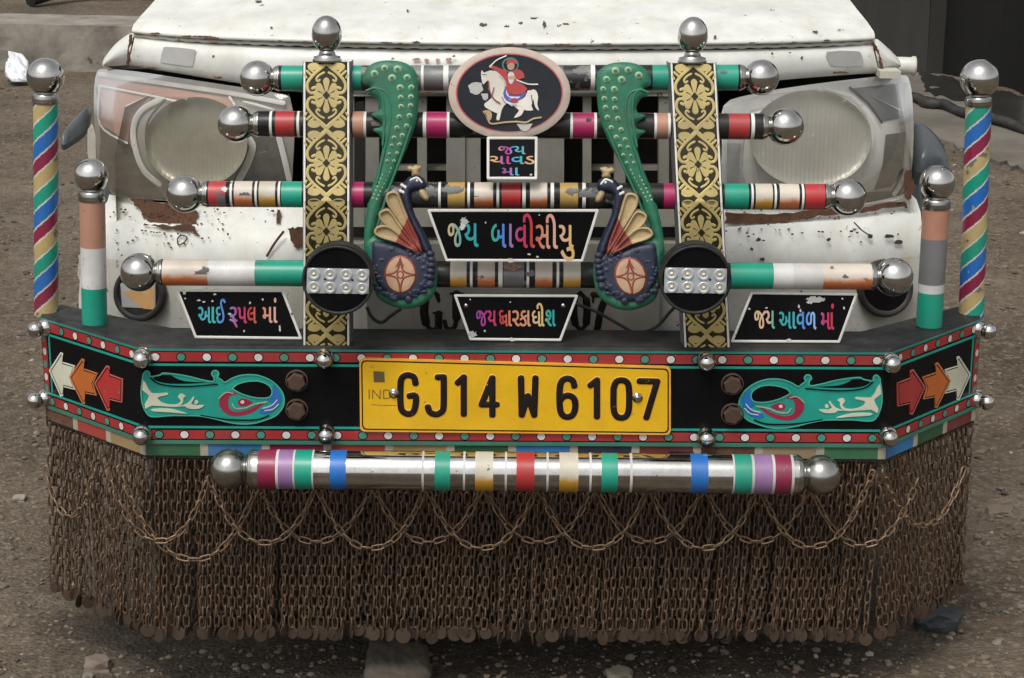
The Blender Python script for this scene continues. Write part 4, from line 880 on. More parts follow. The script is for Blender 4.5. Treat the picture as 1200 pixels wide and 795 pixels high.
crossbar('crossbar', 303, 145.5, 894, 148.5, .08, .0208, [(306, 317, BLACKT), (317, 320, WHITEP), (324, 346, RED), (349, 352, WHITEP), (408, 411, WHITEP), (414, 427, PINK), (427, 430, WHITEP), (496, 500, WHITEP), (500, 524, MAG), (524, 527, WHITEP), (668, 671, WHITEP), (671, 696, MAG), (696, 699, WHITEP), (766, 769, WHITEP), (769, 782, PINK), (782, 785, WHITEP), (853, 877, RED), (879, 883, WHITEP), (883, 892, BLACKT)], BLACKT, 'second crossbar with red end bands', br=21)
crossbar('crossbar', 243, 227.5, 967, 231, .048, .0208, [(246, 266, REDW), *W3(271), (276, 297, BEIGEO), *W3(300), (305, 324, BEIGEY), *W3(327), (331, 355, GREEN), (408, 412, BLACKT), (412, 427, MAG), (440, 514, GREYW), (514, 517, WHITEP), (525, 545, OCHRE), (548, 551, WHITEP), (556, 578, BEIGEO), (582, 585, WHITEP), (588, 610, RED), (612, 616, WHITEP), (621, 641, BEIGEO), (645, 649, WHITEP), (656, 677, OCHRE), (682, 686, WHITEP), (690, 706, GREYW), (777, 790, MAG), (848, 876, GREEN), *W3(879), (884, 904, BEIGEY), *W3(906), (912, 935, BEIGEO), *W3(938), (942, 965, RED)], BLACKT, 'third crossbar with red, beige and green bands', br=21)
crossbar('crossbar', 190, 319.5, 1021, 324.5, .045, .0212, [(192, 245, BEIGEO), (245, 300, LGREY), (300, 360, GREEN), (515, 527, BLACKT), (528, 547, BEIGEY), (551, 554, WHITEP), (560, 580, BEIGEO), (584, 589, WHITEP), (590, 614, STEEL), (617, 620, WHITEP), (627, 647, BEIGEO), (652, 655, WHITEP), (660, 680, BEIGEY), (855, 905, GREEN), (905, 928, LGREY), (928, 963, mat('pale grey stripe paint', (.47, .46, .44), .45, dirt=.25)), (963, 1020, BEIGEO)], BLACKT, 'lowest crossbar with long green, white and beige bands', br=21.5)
# scuffs where the paint has flaked off the tubes down to grey primer
def flakes(bar_, x0, y0, x1, y1, Y, r, spots):
    psz = (PY(601, y0, Y)-PY(600, y0, Y)).length
    def f(px, py):
        d = (py - (y0+(y1-y0)*(px-x0)/(x1-x0)))*psz; return Y - sqrt(max(0, r*r-d*d))*.962
    sf = Curved(f)
    for k, (x, y, rx, ry, m) in enumerate(spots):
        mb = MB(m); mb.relief(jag(ell(x, y, rx, ry, 11), min(rx, ry)*.38, 3, k+int(x)), sf, m, step=2.5, h0=.0008); mb.build('paint_flake', bar_)
BARS = [o for o in truck.children if o.name.startswith('crossbar')]; BARS.sort(key=lambda o: o.name)
PRIM = mat('bare grey primer', (.125, .13, .13), .55, dirt=.4, dirtcol=(.09, .08, .065), bump=.2)
flakes(BARS[0], 327, 92, 867, 91, .115, .0205, [(438, 88, 9, 7, PRIM), (510, 98, 7, 4, PRIM), (350, 101, 3, 2, BLACKT), (848, 84, 4, 2, PRIM), (680, 84, 9, 4, PRIM)])
flakes(BARS[1], 303, 145.5, 894, 148.5, .08, .0208, [(334, 157, 5, 2.5, PRIM), (510, 156, 6, 3, PRIM), (866, 158, 4, 2, PRIM), (690, 140, 3, 2, BLACKT), (440, 148, 6, 5, PRIM)])
flakes(BARS[2], 243, 227.5, 967, 231, .048, .0208, [(258, 234, 8, 7, PRIM), (263, 222, 3, 3, WHITEP), (287, 229, 8, 3, PRIM), (500, 226, 12, 8, PRIM), (530, 222, 14, 5, PRIM), (560, 234, 5, 4, PRIM), (688, 230, 12, 8, PRIM), (670, 224, 7, 4, PRIM), (920, 239, 4, 2, PRIM), (955, 240, 4, 2, BLACKT)])
flakes(BARS[3], 190, 319.5, 1021, 324.5, .045, .0212, [(235, 323, 10, 6, PRIM), (240, 317, 4, 4, PRIM), (213, 330, 4, 2, PRIM), (991, 325, 3, 3, PRIM), (1000, 329, 1.4, 1.2, PRIM), (975, 313, 2, 1, PRIM), (600, 313, 10, 4, PINK), (622, 321, 5, 4, PRIM), (655, 332, 3, 2, PRIM), (945, 328, 2, 1, PRIM)])
# big polished pipe below the bumper
PW = mat('pipe ring white', (.5, .5, .48), .5, dirt=.4)
bp = crossbar('lower_pipe', 297, 549.8, 934, 556.3, -.062, .0318, [(304, 325, MAROON), (325, 328, PW), (328, 345, PURPLE), (345, 347, PW), (347, 367, GREEN), (367, 369, PW), (388, 407, BLUE), (495, 497.5, PW), (510, 528, GREEN), (543, 545.5, PW), (557, 578, BEIGEY), (591.5, 594, PW), (605, 626, RED), (640, 642.5, PW), (655, 677, BEIGEY), (690, 692.5, PW), (704, 723, GREEN), (737, 740, PW), (808, 828, BLUE), (857, 859, PW), (859, 879, GREEN), (879, 882, PW), (882, 903, PURPLE), (903, 906, PW), (906, 925, MAROON), (925, 928, PW)], CHROME, 'thick polished pipe under the bumper with coloured bands', br=22.5, ballm=CHROMED)
for x in (400, 800):
    p = PY(x, 545, -.03); mb = MB(BLACKD); mb.box((p.x-.02, -.05, p.z-.01), (p.x+.02, .03, p.z+.012), BLACKD); mb.build('mounting_bracket', bp)

# gold scroll straps
STLO = Plane((0, .012, 0), (0, -1, 0)); ffold = PY(600, 236, .012)
STUP = lean(236, .012, 72, .085)
def strap(tf, label):
    """tf maps (u in -1..1 across, picture row) to a picture column and row"""
    e = empty('scroll_strap', STLO(*tf(0, 320)), truck, label)
    S_ = lambda x, y, h=0: (STUP if y < 236.5 else STLO)(x, y, h)
    mb = MB(BLACK, STEEL)
    for m, u, h in ((BLACK, 1.0, 0),):
        for s, y0, y1 in ((STUP, 73, 236.5), (STLO, 236.5, 411)):
            f = [s(*tf(-1, y0)), s(*tf(1, y0)), s(*tf(1, y1)), s(*tf(-1, y1))]; mb.hexa(f, (0, .005, 0), BLACK)
            for q in (-1, 1):
                g0 = [s(*tf(q, y0)), s(*tf(q, y1))]; mb.add([g0[0], g0[1], g0[1]+Vector((q*.004, .03, 0)), g0[0]+Vector((q*.004, .03, 0))], [(0, 1, 2, 3)], STEEL, False)
    mb.build('plate', e)
    mb = MB(FOILBG)
    for s, y0, y1 in ((STUP, 74, 236), (STLO, 237, 410)): mb.add([s(*tf(-.86, y0), .0006), s(*tf(.86, y0), .0006), s(*tf(.86, y1), .0006), s(*tf(-.86, y1), .0006)], [(3, 2, 1, 0)], FOILBG, False)
    mb.build('foil_backing', e)
    mb = MB(WHITEP)
    for q in (-.95, .95): mb.stroke([tf(q, 74), tf(q, 155), tf(q, 236)], STUP, .0016, WHITEP, .3, h0=.0004); mb.stroke([tf(q, 237), tf(q, 320), tf(q, 410)], STLO, .0016, WHITEP, .3, h0=.0004)
    mb.build('edge_line', e)
    mb = MB(GOLD); per = 79.5
    for c in (112, 191.5, 271, 350.5, 430):
        def T(u, v): return tf(u*.86, c + v*per)
        def ok(v): return 76 < c+v*per < 409
        def st(pl, r=.0024):
            pl = cat(pl, 5); run = []
            for u, v in pl + [(0, 99)]:
                if ok(v): run.append(T(u, v))
                else:
                    if len(run) > 2: mb.stroke(run, S_, r, GOLD, .12, h0=.0009)
                    run = []
        for q in (-1, 1):
            for w in (-1, 1):
                st([(0, w*.47), (q*.22, w*.41), (q*.62, w*.31), (q*.92, w*.2), (q*.96, w*.11), (q*.84, w*.045), (q*.62, w*.035), (q*.47, w*.075), (q*.56, w*.115), (q*.7, w*.1)])
                st([(q*.98, w*.355), (q*.72, w*.285)], .0020); st([(q*.86, w*.395), (q*.58, w*.325)], .0020)
                st([(q*.12, w*.335), (q*.34, w*.30), (q*.50, w*.245), (q*.44, w*.205), (q*.34, w*.225)], .0017); st([(q*1.0, w*.26), (q*1.08, w*.30)], .0016)
                if ok(w*.43):
                    mb.relief([T(q*.62+.33*cos(a), w*.425+.056*sin(a)) for a in [2*pi*k/14 for k in range(14)]], S_, GOLD, h0=.0011)
                    st([(q*.5, w*.39), (q*.3, w*.40), (q*.25, w*.44), (q*.05, w*.49)], .0018)
        for k in range(8):
            a = 2*pi*k/8; lu, lv, wd = (.0, .26, 1) if k in (2, 6) else ((.62, 0, .9) if k in (0, 4) else (.5, .2, .85))
            cu, cv = cos(a), sin(a); du, dv = (.60*cu, .25*cv) if k % 2 == 0 else (.66*cu, .225*cv)
            if not ok(dv*1.05) or not ok(0): continue
            P0 = [(0, 0)]; pet = []
            nx, ny = -sin(a)*.158, cos(a)*.054
            for t, wv in ((.12, .25), (.4, .55), (.65, .9), (.85, 1.05), (.98, .75)): pet.append((du*t+nx*wv, dv*t+ny*wv))
            pet.append((du*1.06, dv*1.06))
            for t, wv in ((.98, .75), (.85, 1.05), (.65, .9), (.4, .55), (.12, .25)): pet.append((du*t-nx*wv, dv*t-ny*wv))
            mb.relief([T(u, v) for u, v in pet], S_, GOLD, h0=.0012+.00004*k)
        if ok(.06) and ok(-.06): mb.relief([T(0, -.062), T(.19, 0), T(0, .062), T(-.19, 0)], S_, FOILBG, h0=.0022)
    mb.build('scroll_pattern', e)
    p = STUP(*tf(0, 72)); mb = MB(CHROMED); mb.lathe(p + Vector((0, .012, -.004)), (0, .12, 1), [(0, .022), (.004, .024), (.007, .021), (.010, .022), (.012, .014), (.018, .012)], CHROMED, 28); mb.build('collar', e)
    mb = MB(CHROME); mb.ball(p + Vector((0, .015, .041)), .0242, CHROME, 40, (1, 1, 1.22)); mb.build('ball_finial', e)
    return e
strap(lambda u, y: (382.5 + 27*u, y), 'left black strap printed with gold scrolls')
strap(lambda u, y: (812 + (829-812)*(y-72)/340 + 26.5*u, y + 1.5), 'right black strap printed with gold scrolls')

# led work lamps
def led(cx, cy, label):
    pl = Plane((0, -.052, 0), (0, -1, -.03)); e = empty('work_lamp', pl(cx, cy), truck, label); c = pl(cx, cy); r = (pl(cx+42.5, cy)-c).length
    mb = MB(BLACK); mb.lathe(c + Vector((0, .05, .002)), (0, -1, -.03), [(-.02, r*.25), (-.018, r*.6), (0, r*.72), (.01, r*.93), (.02, r*.985), (.046, r*.985)], BLACKD, 40); mb.lathe(c, (0, -1, -.03), [(-.002, r*.99), (.003, r*.99), (.003, r*.93), (-.001, r*.90)], BLACKD, 48); mb.build('housing', e)
    mb = MB(BLACK); mb.relief(ell(cx, cy, 39.5, 41, 48), pl, BLACK, h0=0); mb.build('lamp_face', e)
    mb = MB(LEDM); mb.relief(rrect([(cx-36, cy-14.5), (cx+37, cy-13), (cx+36, cy+16), (cx-37, cy+15)], 2), pl, LEDM, h0=.001)
    for dx in (-15, 17): mb.lathe(pl(cx+dx, cy-1+dx*.03, .001), (0, -1, 0), [(0, .002), (.0006, .002), (.0006, 0)], BLACKD, 10)
    b_ = mb.build('led_board', e)
    for j in range(2):
        for i in range(4):
            x, y = cx-28+i*18.8, cy-7.5+j*15.5+i*.5; p = pl(x, y, .001); mb = MB(LEDC)
            mb.lathe(p, (0, -1, 0), [(0, .0095), (.0018, .0094), (.0022, .0088), (.001, .006), (.0008, .0038)], LEDC, 18); mb.lathe(p, (0, -1, 0), [(.0006, .0028), (.0016, .0025), (.0022, .0012), (.0024, 0)], LEDY, 12); mb.build('led', b_)
led(396, 328.5, 'left round black lamp with a board of eight leds'); led(815, 328, 'right round black lamp with a board of eight leds')

# name plates
PK = dict(p=(.17, .04, .26), m=(.42, .02, .15), r=(.45, .03, .03), s=(.55, .22, .13), t=(.55, .42, .22), y=(.60, .42, .13), g=(.02, .36, .24), te=(.02, .30, .34), c=(.05, .36, .42), b=(.06, .20, .62), lb=(.22, .42, .75), pk=(.60, .36, .30), v=(.22, .17, .42))
def nameplate(q, surf, letters, stops, label, chips=(), screws=(), nm='name_plate', extra=None):
    e = empty(nm, surf(sum(p[0] for p in q)/4, sum(p[1] for p in q)/4), truck, label)
    mb = MB(BLACK); mb.relief(q, surf, BLACK, h0=0, back=.004); mb.build('sheet', e)
    mb = MB(WHITEP)
    for a, b in zip(q, q[1:]+q[:1]):
        i1 = [a, b]; mb.stroke([a, ((a[0]+b[0])/2, (a[1]+b[1])/2), b], surf, .0021, WHITEP, .25, h0=.0005)
    mb.build('edge_line', e)
    m = rainbow('rainbow ' + label[:20], stops); mb = MB(m)
    for body, box in letters: text_mesh(body, box, surf, m, mb, .0, .0006, .0005); text_mesh(body, (box[0]+.45, box[1], box[2]+.45, box[3]), surf, m, mb, .0, .00066, .0005); text_mesh(body, (box[0]-.3, box[1]+.35, box[2]-.3, box[3]+.35), surf, m, mb, .0, .00054, .0005)
    if extra: extra(mb, surf, m)
    mb.build('lettering', e)
    mb = MB(STICK)
    for x, y, rx, ry in chips: mb.relief(jag(ell(x, y, rx, ry, 9), min(rx, ry)*.45, 3, int(x*7+y)), surf, STICK if rx > 4 else DOTW, h0=.0016)
    if chips: mb.build('paint_chips', e)
    for x, y in screws:
        mb = MB(CHROMED); mb.lathe(surf(x, y, .0005), (0, -1, 0), [(0, .0042), (.0015, .0038), (.002, 0)], CHROMED, 14); mb.build('screw', e)
    return e
o1 = lambda x0, y0, x1, y1: (500+x0/6, 235+y0/6, 500+x1/6, 235+y1/6)
nameplate([(502.5, 247), (700, 247), (682, 305.5), (523.5, 305)], Plane((0, .014, 0), (0, -1, -.02)),
    [('જ', o1(150, 160, 255, 325)), ('ય', o1(262, 160, 362, 325)), ('બ', o1(455, 163, 557, 330)), ('ા', o1(582, 163, 608, 330)), ('વ', o1(625, 170, 708, 332)), ('ી', o1(678, 92, 758, 332)), ('સ', o1(768, 170, 866, 338)), ('ી', o1(840, 95, 920, 338)), ('ય', o1(930, 172, 1030, 332)), ('ુ', o1(943, 325, 1037, 425))],
    [(0, PK['t']), (.12, PK['te']), (.24, PK['te']), (.36, PK['g']), (.43, PK['b']), (.49, PK['v']), (.56, PK['m']), (.66, PK['r']), (.75, PK['s']), (.84, PK['pk']), (1, PK['y'])], 'largest black name plate with rainbow lettering, at the centre',
    [(544, 259, 5, 4), (542, 265, 3, 4), (620, 298, 2, .8), (630, 301, 1.5, .8), (569, 261, .8, .8), (632, 252, .8, .8), (598, 305, 4, 2)])
o2 = lambda x0, y0, x1, y1: (200+x0/7.5, 330+y0/7.5, 200+x1/7.5, 330+y1/7.5)
ztp = zt+.004; Ys = PZ(600, 401, ztp).y
nameplate([(208, 340.5), (331, 341), (352.5, 396.5), (229.5, 395)], Plane((0, Ys, ztp), (0, -1, .1)),
    [('અ', o2(245, 222, 352, 365)), ('ા', o2(363, 222, 395, 365)), ('ઈ', o2(400, 152, 482, 366)), ('ર', o2(523, 222, 585, 352)), ('પ', o2(590, 222, 668, 366)), ('લ', o2(676, 222, 752, 366)), ('મ', o2(810, 222, 892, 362)), ('ા', o2(908, 222, 936, 362))],
    [(0, PK['te']), (.12, PK['c']), (.22, PK['g']), (.3, PK['b']), (.42, PK['v']), (.5, PK['m']), (.68, PK['r']), (.82, PK['s']), (1, PK['pk'])], 'slanted black name plate with rainbow lettering, on the left',
    [(252, 345, 2, 1), (233, 352, 2.2, 1), (239, 354, 2, .8), (249, 353, 1.3, 1), (293, 355, 1, 1.2), (217, 350, 1, 1), (328, 385, 1.2, 4), (286, 388, 1, 1), (308, 351, 1, 1), (269, 368, 2, 1), (216, 343, 2, 2)], (),
    extra=lambda mb, s, m: (mb.stroke(cat([(270, 375), (274, 377), (277.5, 383)], 4), s, .0018, m, .3, h0=.0007), mb.relief(ell(322.5, 352, 1.5, 3, 10), s, m, h0=.001)))
o3 = lambda x0, y0, x1, y1: (855+x0/7.74, 335+y0/7.74, 855+x1/7.74, 335+y1/7.74)
nameplate([(881, 343.5), (1003.5, 345), (983, 400.5), (858, 400)], Plane((0, Ys-.004, ztp), (0, -1, .1)),
    [('જ', o3(225, 225, 322, 388)), ('ય', o3(325, 225, 407, 388)), ('અ', o3(450, 235, 557, 388)), ('ા', o3(573, 235, 600, 388)), ('વ', o3(610, 235, 682, 392)), ('ળ', o3(693, 235, 783, 393)), ('મ', o3(830, 240, 912, 395)), ('ા', o3(918, 240, 945, 395))],
    [(0, PK['t']), (.16, PK['pk']), (.25, PK['g']), (.4, PK['te']), (.52, PK['c']), (.62, PK['b']), (.74, PK['lb']), (.86, PK['m']), (1, PK['r'])], 'slanted black name plate with rainbow lettering, on the right',
    [(956, 351, 12, 3), (949, 354, 4, 2), (936, 359, 1, 2), (938, 364, 1, 2), (878, 362, 1.3, 1), (898, 361, 1.5, .8), (987, 350, 1, 1), (989, 361, 1, 1.4), (924, 399, 3, 2)], (),
    extra=lambda mb, s, m: mb.relief(ell(975.5, 359, 1.6, 3.2, 10), s, m, h0=.001))
o4 = lambda x0, y0, x1, y1: (530+x0/8, 340+y0/8, 530+x1/8, 340+y1/8)
nameplate([(533.5, 346.5), (676, 347), (656.5, 398.5), (551.5, 397.5)], Plane((0, Ys-.003, ztp), (0, -1, .05)),
    [('જ', o4(225, 190, 325, 338)), ('ય', o4(330, 190, 412, 335)), ('દ', o4(440, 188, 490, 318)), ('વ', o4(470, 225, 517, 338)), ('ા', o4(528, 190, 556, 338)), ('ર', o4(565, 190, 628, 338)), ('ક', o4(632, 190, 700, 338)), ('ા', o4(706, 190, 732, 338)), ('ધ', o4(748, 190, 832, 338)), ('ી', o4(793, 120, 862, 338)), ('શ', o4(873, 185, 966, 338))],
    [(0, PK['p']), (.17, PK['m']), (.33, PK['r']), (.45, PK['s']), (.6, PK['s']), (.74, PK['t']), (.85, PK['y']), (.89, PK['g']), (1, PK['te'])], 'small trapezoid name plate with rainbow lettering, on the bumper top', [(554, 392, 5, 3), (568, 388, 1.2, 1.2), (551, 351, .8, .8), (598, 354, .8, .8), (600, 398, 4, 2)], ((546, 358.5), (660, 358.5)))
o5 = lambda x0, y0, x1, y1: (520+x0/4.675, 50+y0/4.675, 520+x1/4.675, 50+y1/4.675)
nameplate([(572, 162), (628.5, 162), (628, 209), (572, 209)], lean(208, .02, 165, .035),
    [('જય', o5(300, 568, 446, 612)), ('ચાવડ', o5(255, 622, 496, 666)), ('મા', o5(320, 686, 412, 728))],
    [(0, PK['y']), (.18, PK['s']), (.3, PK['p']), (.42, PK['m']), (.5, PK['b']), (.6, PK['c']), (.72, PK['te']), (.8, PK['s']), (1, PK['t'])], 'little square name plate hanging under the rider medallion', [(622, 205, 1.5, 1)])

# rider medallion
MD = lean(158, .042, 70, .072)
med = empty('rider_medallion', MD(597, 109), truck, 'oval medallion painted with a rider on a white horse')
mb = MB(BEIGEO); RIM = mat('worn medallion rim', (.42, .34, .28), .55, dirt=.4, dirtcol=(.27, .27, .25), chips=.2, chipcol=(.4, .12, .12), cscale=35)
mb.relief(ell(597, 109.5, 71.5, 54, 64), MD, RIM, H=.003, R=3, step=6, back=.006); mb.build('disc', med)
mb = MB(NAVY); mb.relief(ell(597, 109.5, 63, 46.5, 64), MD, mat('rider red ring', (.40, .05, .06), .5, dirt=.5, dirtcol=(.35, .28, .24)), h0=.0036); mb.relief(ell(597, 109.5, 61.2, 45, 64), MD, NAVY, h0=.0040); mb.build('dark_field', med)
mb = MB(IVORY); K = [0]
def q5(pl): return [(520+x/4.675, 50+y/4.675) for x, y in pl]
def P5(pl, m, sm=2): K[0] += 1; mb.relief(q5(cat(pl, sm, True) if sm else pl), MD, m, h0=.0044+.00015*K[0])
def L5(pl, r, m): mb.stroke(q5(cat(pl, 4)), MD, r*.75, m, .12, h0=.0046+.00015*K[0])
HORSE = mat('horse white paint', (.60, .57, .50), .5, dirt=.25, dirtcol=(.40, .36, .30)); SASH = mat('rider blue', (.05, .08, .36), .5)
for pl in ([(135, 240), (165, 218), (210, 225), (215, 265), (180, 290), (145, 278)], [(205, 285), (240, 280), (245, 310), (220, 320)], [(400, 450), (485, 445), (465, 485), (430, 488)]): P5(jag(pl, 3, 3, 4), STICK, 0)
P5([(395, 330), (440, 345), (450, 335), (470, 355), (440, 372), (425, 400), (385, 415), (400, 392), (412, 372), (385, 350)], HORSE); P5([(480, 262), (505, 265), (517, 300), (512, 340), (522, 375), (500, 355), (490, 310), (478, 345), (470, 300)], HORSE)
P5([(205, 165), (212, 155), (222, 168), (255, 155), (310, 165), (342, 195), (352, 280), (400, 320), (445, 300), (460, 265), (485, 270), (490, 310), (480, 350), (490, 372), (455, 374), (430, 365), (440, 350), (385, 350), (345, 335), (318, 370), (305, 425), (288, 420), (300, 370), (305, 345), (270, 320), (245, 345), (295, 380), (288, 388), (230, 358), (225, 335), (262, 305), (245, 260), (242, 208), (218, 232), (207, 200)], HORSE)
P5([(325, 280), (345, 235), (352, 285), (420, 290), (448, 272), (440, 298), (392, 330), (345, 322)], SASH); P5([(340, 270), (352, 250), (356, 296), (415, 298), (410, 312), (360, 314)], LGREY)
L5([(330, 285), (390, 318), (450, 280)], .0012, SASH)
P5(ell(365, 124, 46, 40, 20), MC['hologram foil'] if False else TEAL, 0); P5(ell(365, 126, 38, 33, 20), NAVY, 0)
P5([(345, 180), (390, 150), (430, 160), (442, 195), (405, 205), (420, 222), (457, 255), (425, 286), (350, 282), (342, 230), (328, 196), (290, 160), (250, 140), (262, 125), (310, 145), (350, 158)], RED); P5([(352, 170), (378, 165), (388, 190), (376, 226), (358, 222)], LGREY); P5([(352, 190), (385, 185), (395, 202), (360, 205)], PFLESH)
P5(ell(368, 132, 20, 22, 16), mat('rider skin', (.40, .24, .15), .5), 0); P5([(343, 122), (350, 96), (378, 92), (398, 102), (397, 122), (372, 112)], RED); P5(ell(258, 134, 10, 9, 10), MC['rider skin'], 0); P5([(370, 310), (402, 308), (404, 328), (372, 330)], MAG)
P5([(213, 378), (250, 374), (264, 395), (258, 425), (240, 430), (228, 400)], PTAN)
L5([(240, 400), (245, 430), (265, 448), (330, 440), (400, 436), (450, 440), (490, 420), (532, 413)], .0017, PTAN); L5([(225, 385), (238, 415), (252, 440)], .0006, NAVY)
L5([(252, 136), (290, 100), (342, 76)], .0013, WHITEP); L5([(400, 208), (460, 230), (514, 232)], .0013, WHITEP); L5([(245, 215), (252, 270), (278, 315), (308, 335)], .0014, PRED); L5([(262, 300), (275, 250)], .001, PRED)
L5([(212, 178), (235, 178)], .0006, NAVY); L5([(480, 290), (486, 330), (505, 365)], .0007, NAVY); L5([(318, 300), (345, 340), (400, 345)], .0006, NAVY); L5([(345, 330), (375, 350)], .001, LGREY); L5([(300, 180), (330, 210), (335, 260)], .0006, STICK)
mb.build('rider_painting', med)

# peacocks
PKP = lean(321, .012, 92, .068)
def peacock(tf, label, flip):
    e = empty('peacock_ornament', PKP(*tf(470, 320)), truck, label)
    S_ = PKP
    T = lambda pl: [tf(x, y) for x, y in pl]
    mb = MB(PGREENT)
    OUT = [(425, 92), (430, 80), (441, 73), (456, 71), (472, 73), (484, 80), (489, 92), (490, 115), (488, 142), (480, 165), (470, 188), (461, 210), (450, 233), (444, 252), (438, 275), (436, 300), (432, 305), (427, 300), (427, 270), (430, 245), (434, 225), (439, 210), (445, 190), (448, 172), (446, 160), (437, 152), (446, 149), (447, 143), (435, 134), (443, 131), (445, 124), (438, 113), (430, 111), (434, 102), (427, 99)]
    ax = [(437, 85), (455, 79), (474, 85), (480, 105), (477, 135), (468, 165), (457, 195), (447, 225), (438, 255), (433, 285)]
    mb.relief(T(cat(OUT, 3, True)), S_, PGREENT, H=.008, R=9, step=4.2, back=.012, h0=.002)
    sp = [(395, 75, 22), (447, 47, 20), (513, 52, 22), (485, 97, 22), (562, 95, 20), (527, 147, 20), (584, 146, 17), (530, 198, 16), (582, 195, 16), (532, 245, 16), (580, 240, 15), (522, 298, 16), (575, 292, 16), (510, 355, 15), (560, 345, 15), (495, 405, 13), (538, 394, 15), (483, 445, 11), (523, 440, 12), (472, 488, 9), (510, 485, 11), (460, 525, 10), (495, 525, 10)]
    sp += [(455-9*k+R.uniform(-3, 3), 555+20*k, 5.5) for k in range(9)] + [(478-9*k, 560+20*k, 5.5) for k in range(9)]
    for X, Y_, r in sp:
        x, y = 350+X/4.414, 70+Y_/4.414; rr = r/4.414
        mb.relief(T(ell(x, y, rr, rr*.95, 14)), S_, PEYE, h0=.0098, H=.003, R=2.2, step=max(1.6, rr*.5), back=0)
        if r > 8: mb.relief(T(ell(x, y, rr*.45, rr*.42, 12)), S_, PGREENT, h0=.0131)
    for pl in ([(438, 103), (452, 108), (458, 125), (457, 150), (450, 180), (442, 215)], [(430, 107), (440, 104), (448, 114), (451, 140), (449, 170)], [(482, 150), (470, 185), (455, 225), (444, 262)]): mb.stroke(T(cat(pl, 4)), S_, .0022, PGREENT, .9, h0=.009)
    mb.build('tail', e)
    c = lambda X, Y_: (420+X/4.183, 180+Y_/4.183); C_ = lambda pl: T([c(*p) for p in pl])
    mb = MB(PGREENT); mb.relief(C_(cat([(28, 440), (80, 400), (200, 440), (345, 485), (382, 545), (386, 620), (370, 690), (310, 745), (230, 762), (150, 742), (90, 700), (68, 630), (50, 540)], 4, True)), S_, PGREENT, H=.012, R=5, step=4, back=.014)
    mb.build('base', e)
    mb = MB(PBLUE); mb.relief(C_(cat([(70, 430), (110, 425), (200, 450), (300, 490), (340, 480), (372, 545), (376, 610), (345, 660), (290, 705), (230, 722), (165, 710), (105, 660), (75, 590), (64, 510)], 4, True)), S_, PBLUE, H=.008, R=7, step=4, h0=.010, back=0)
    RR = random.Random(4)
    for k in range(110):
        a = RR.uniform(0, 2*pi); q = RR.uniform(.72, 1.0); X, Y_ = 215+150*q*cos(a), 590+128*q*sin(a)
        if Y_ < 470 and X > 180: continue
        x, y = c(X, Y_); p = S_(*tf(x, y), .0165); rr = RR.uniform(.002, .0052); mb.ball(p, rr, PBLUE, 10, (RR.uniform(.8, 1.5), .42, RR.uniform(.7, 1.2)))
    for k in range(5): x, y = c(355+5*sin(k), 490+28*k); mb.ball(S_(*tf(x, y), .0165), .0072, PBLUE, 12, (1, .7, .8))
    mb.build('body', e)
    mb = MB(PTAN)
    mb.relief(C_(cat([(205, 195), (222, 150), (245, 118), (285, 106), (320, 125), (332, 160), (312, 182), (280, 184), (262, 200), (272, 290), (330, 400), (360, 470), (345, 500), (318, 480), (290, 410), (235, 290), (208, 215)], 4, True)), S_, PBLUE, H=.012, R=7, step=3, h0=.006, back=.008)
    for pl in ([(260, 128), (290, 118), (312, 140)], [(258, 132), (285, 150), (308, 152)], [(215, 153), (243, 170)], [(208, 182), (235, 194)]): mb.stroke(C_(cat(pl, 4)), S_, .0016 if pl[0][0] > 250 else .0022, WHITEP, .4, h0=.0165)
    mb.ball(S_(*tf(*c(290, 133)), .017), .0022, WHITEP, 10); mb.build('head_and_neck', e)
    mb = MB(PTAN); mb.relief(C_(cat([(240, 72), (252, 60), (268, 64), (280, 57), (296, 60), (310, 64), (300, 88), (302, 110), (265, 110), (262, 90), (247, 86)], 3, True)), S_, PTAN, H=.006, R=3, step=2.2, h0=.010, back=.01); mb.build('crest', e)
    mb = MB(PTAN); mb.relief(C_(cat([(298, 182), (318, 174), (338, 195), (347, 222), (332, 232), (308, 212)], 3, True)), S_, PTAN, H=.008, R=3.5, step=2, h0=.012, back=.01); mb.build('beak', e)
    F = [[(135, 215), (150, 188), (185, 184), (207, 207), (245, 305), (300, 420), (318, 488), (296, 472), (215, 355), (150, 262)], [(100, 300), (118, 276), (160, 275), (215, 350), (285, 445), (300, 488), (250, 450), (185, 395), (120, 340)], [(78, 388), (95, 355), (150, 350), (210, 390), (275, 455), (298, 490), (250, 470), (190, 440), (110, 415)]]
    mb = MB(PTAN, PRED)
    ab = [tf(*c(248, 305)), tf(*c(186, 432))]
    def mf(x, y):
        (x0, y0), (x1, y1) = ab; v = (x1-x0)*(y-y0)-(y1-y0)*(x-x0); return PRED if (v < 0) != flip else PTAN
    for k, pl in enumerate(F):
        mb.relief(C_(cat(pl, 4, True)), S_, PTAN, H=.009, R=2.6, step=1.3, h0=.010+.0012*k, back=0, mf=mf, dish=.0065)
    mb.build('wing_feathers', e)
    ro = MB(PFLESH); cx, cy = c(209, 590)
    ro.relief(T(ell(cx, cy, 19.5, 23, 40)), S_, PRED, H=.004, R=3, step=3, h0=.017, back=0); ro.relief(T(ell(cx, cy, 16.8, 20.2, 40)), S_, PFLESH, H=.001, R=3, step=4, h0=.0212, back=0)
    for q in range(4):
        p = [(0, -19), (15.8, 0), (0, 19), (-15.8, 0)]; a, b = p[q], p[(q+1) % 4]; mid_ = ((a[0]+b[0])*.24, (a[1]+b[1])*.24)
        ro.stroke(T(cat([(cx+a[0], cy+a[1]), (cx+mid_[0], cy+mid_[1]), (cx+b[0], cy+b[1])], 6)), S_, .0016, PRED, .6, h0=.022)
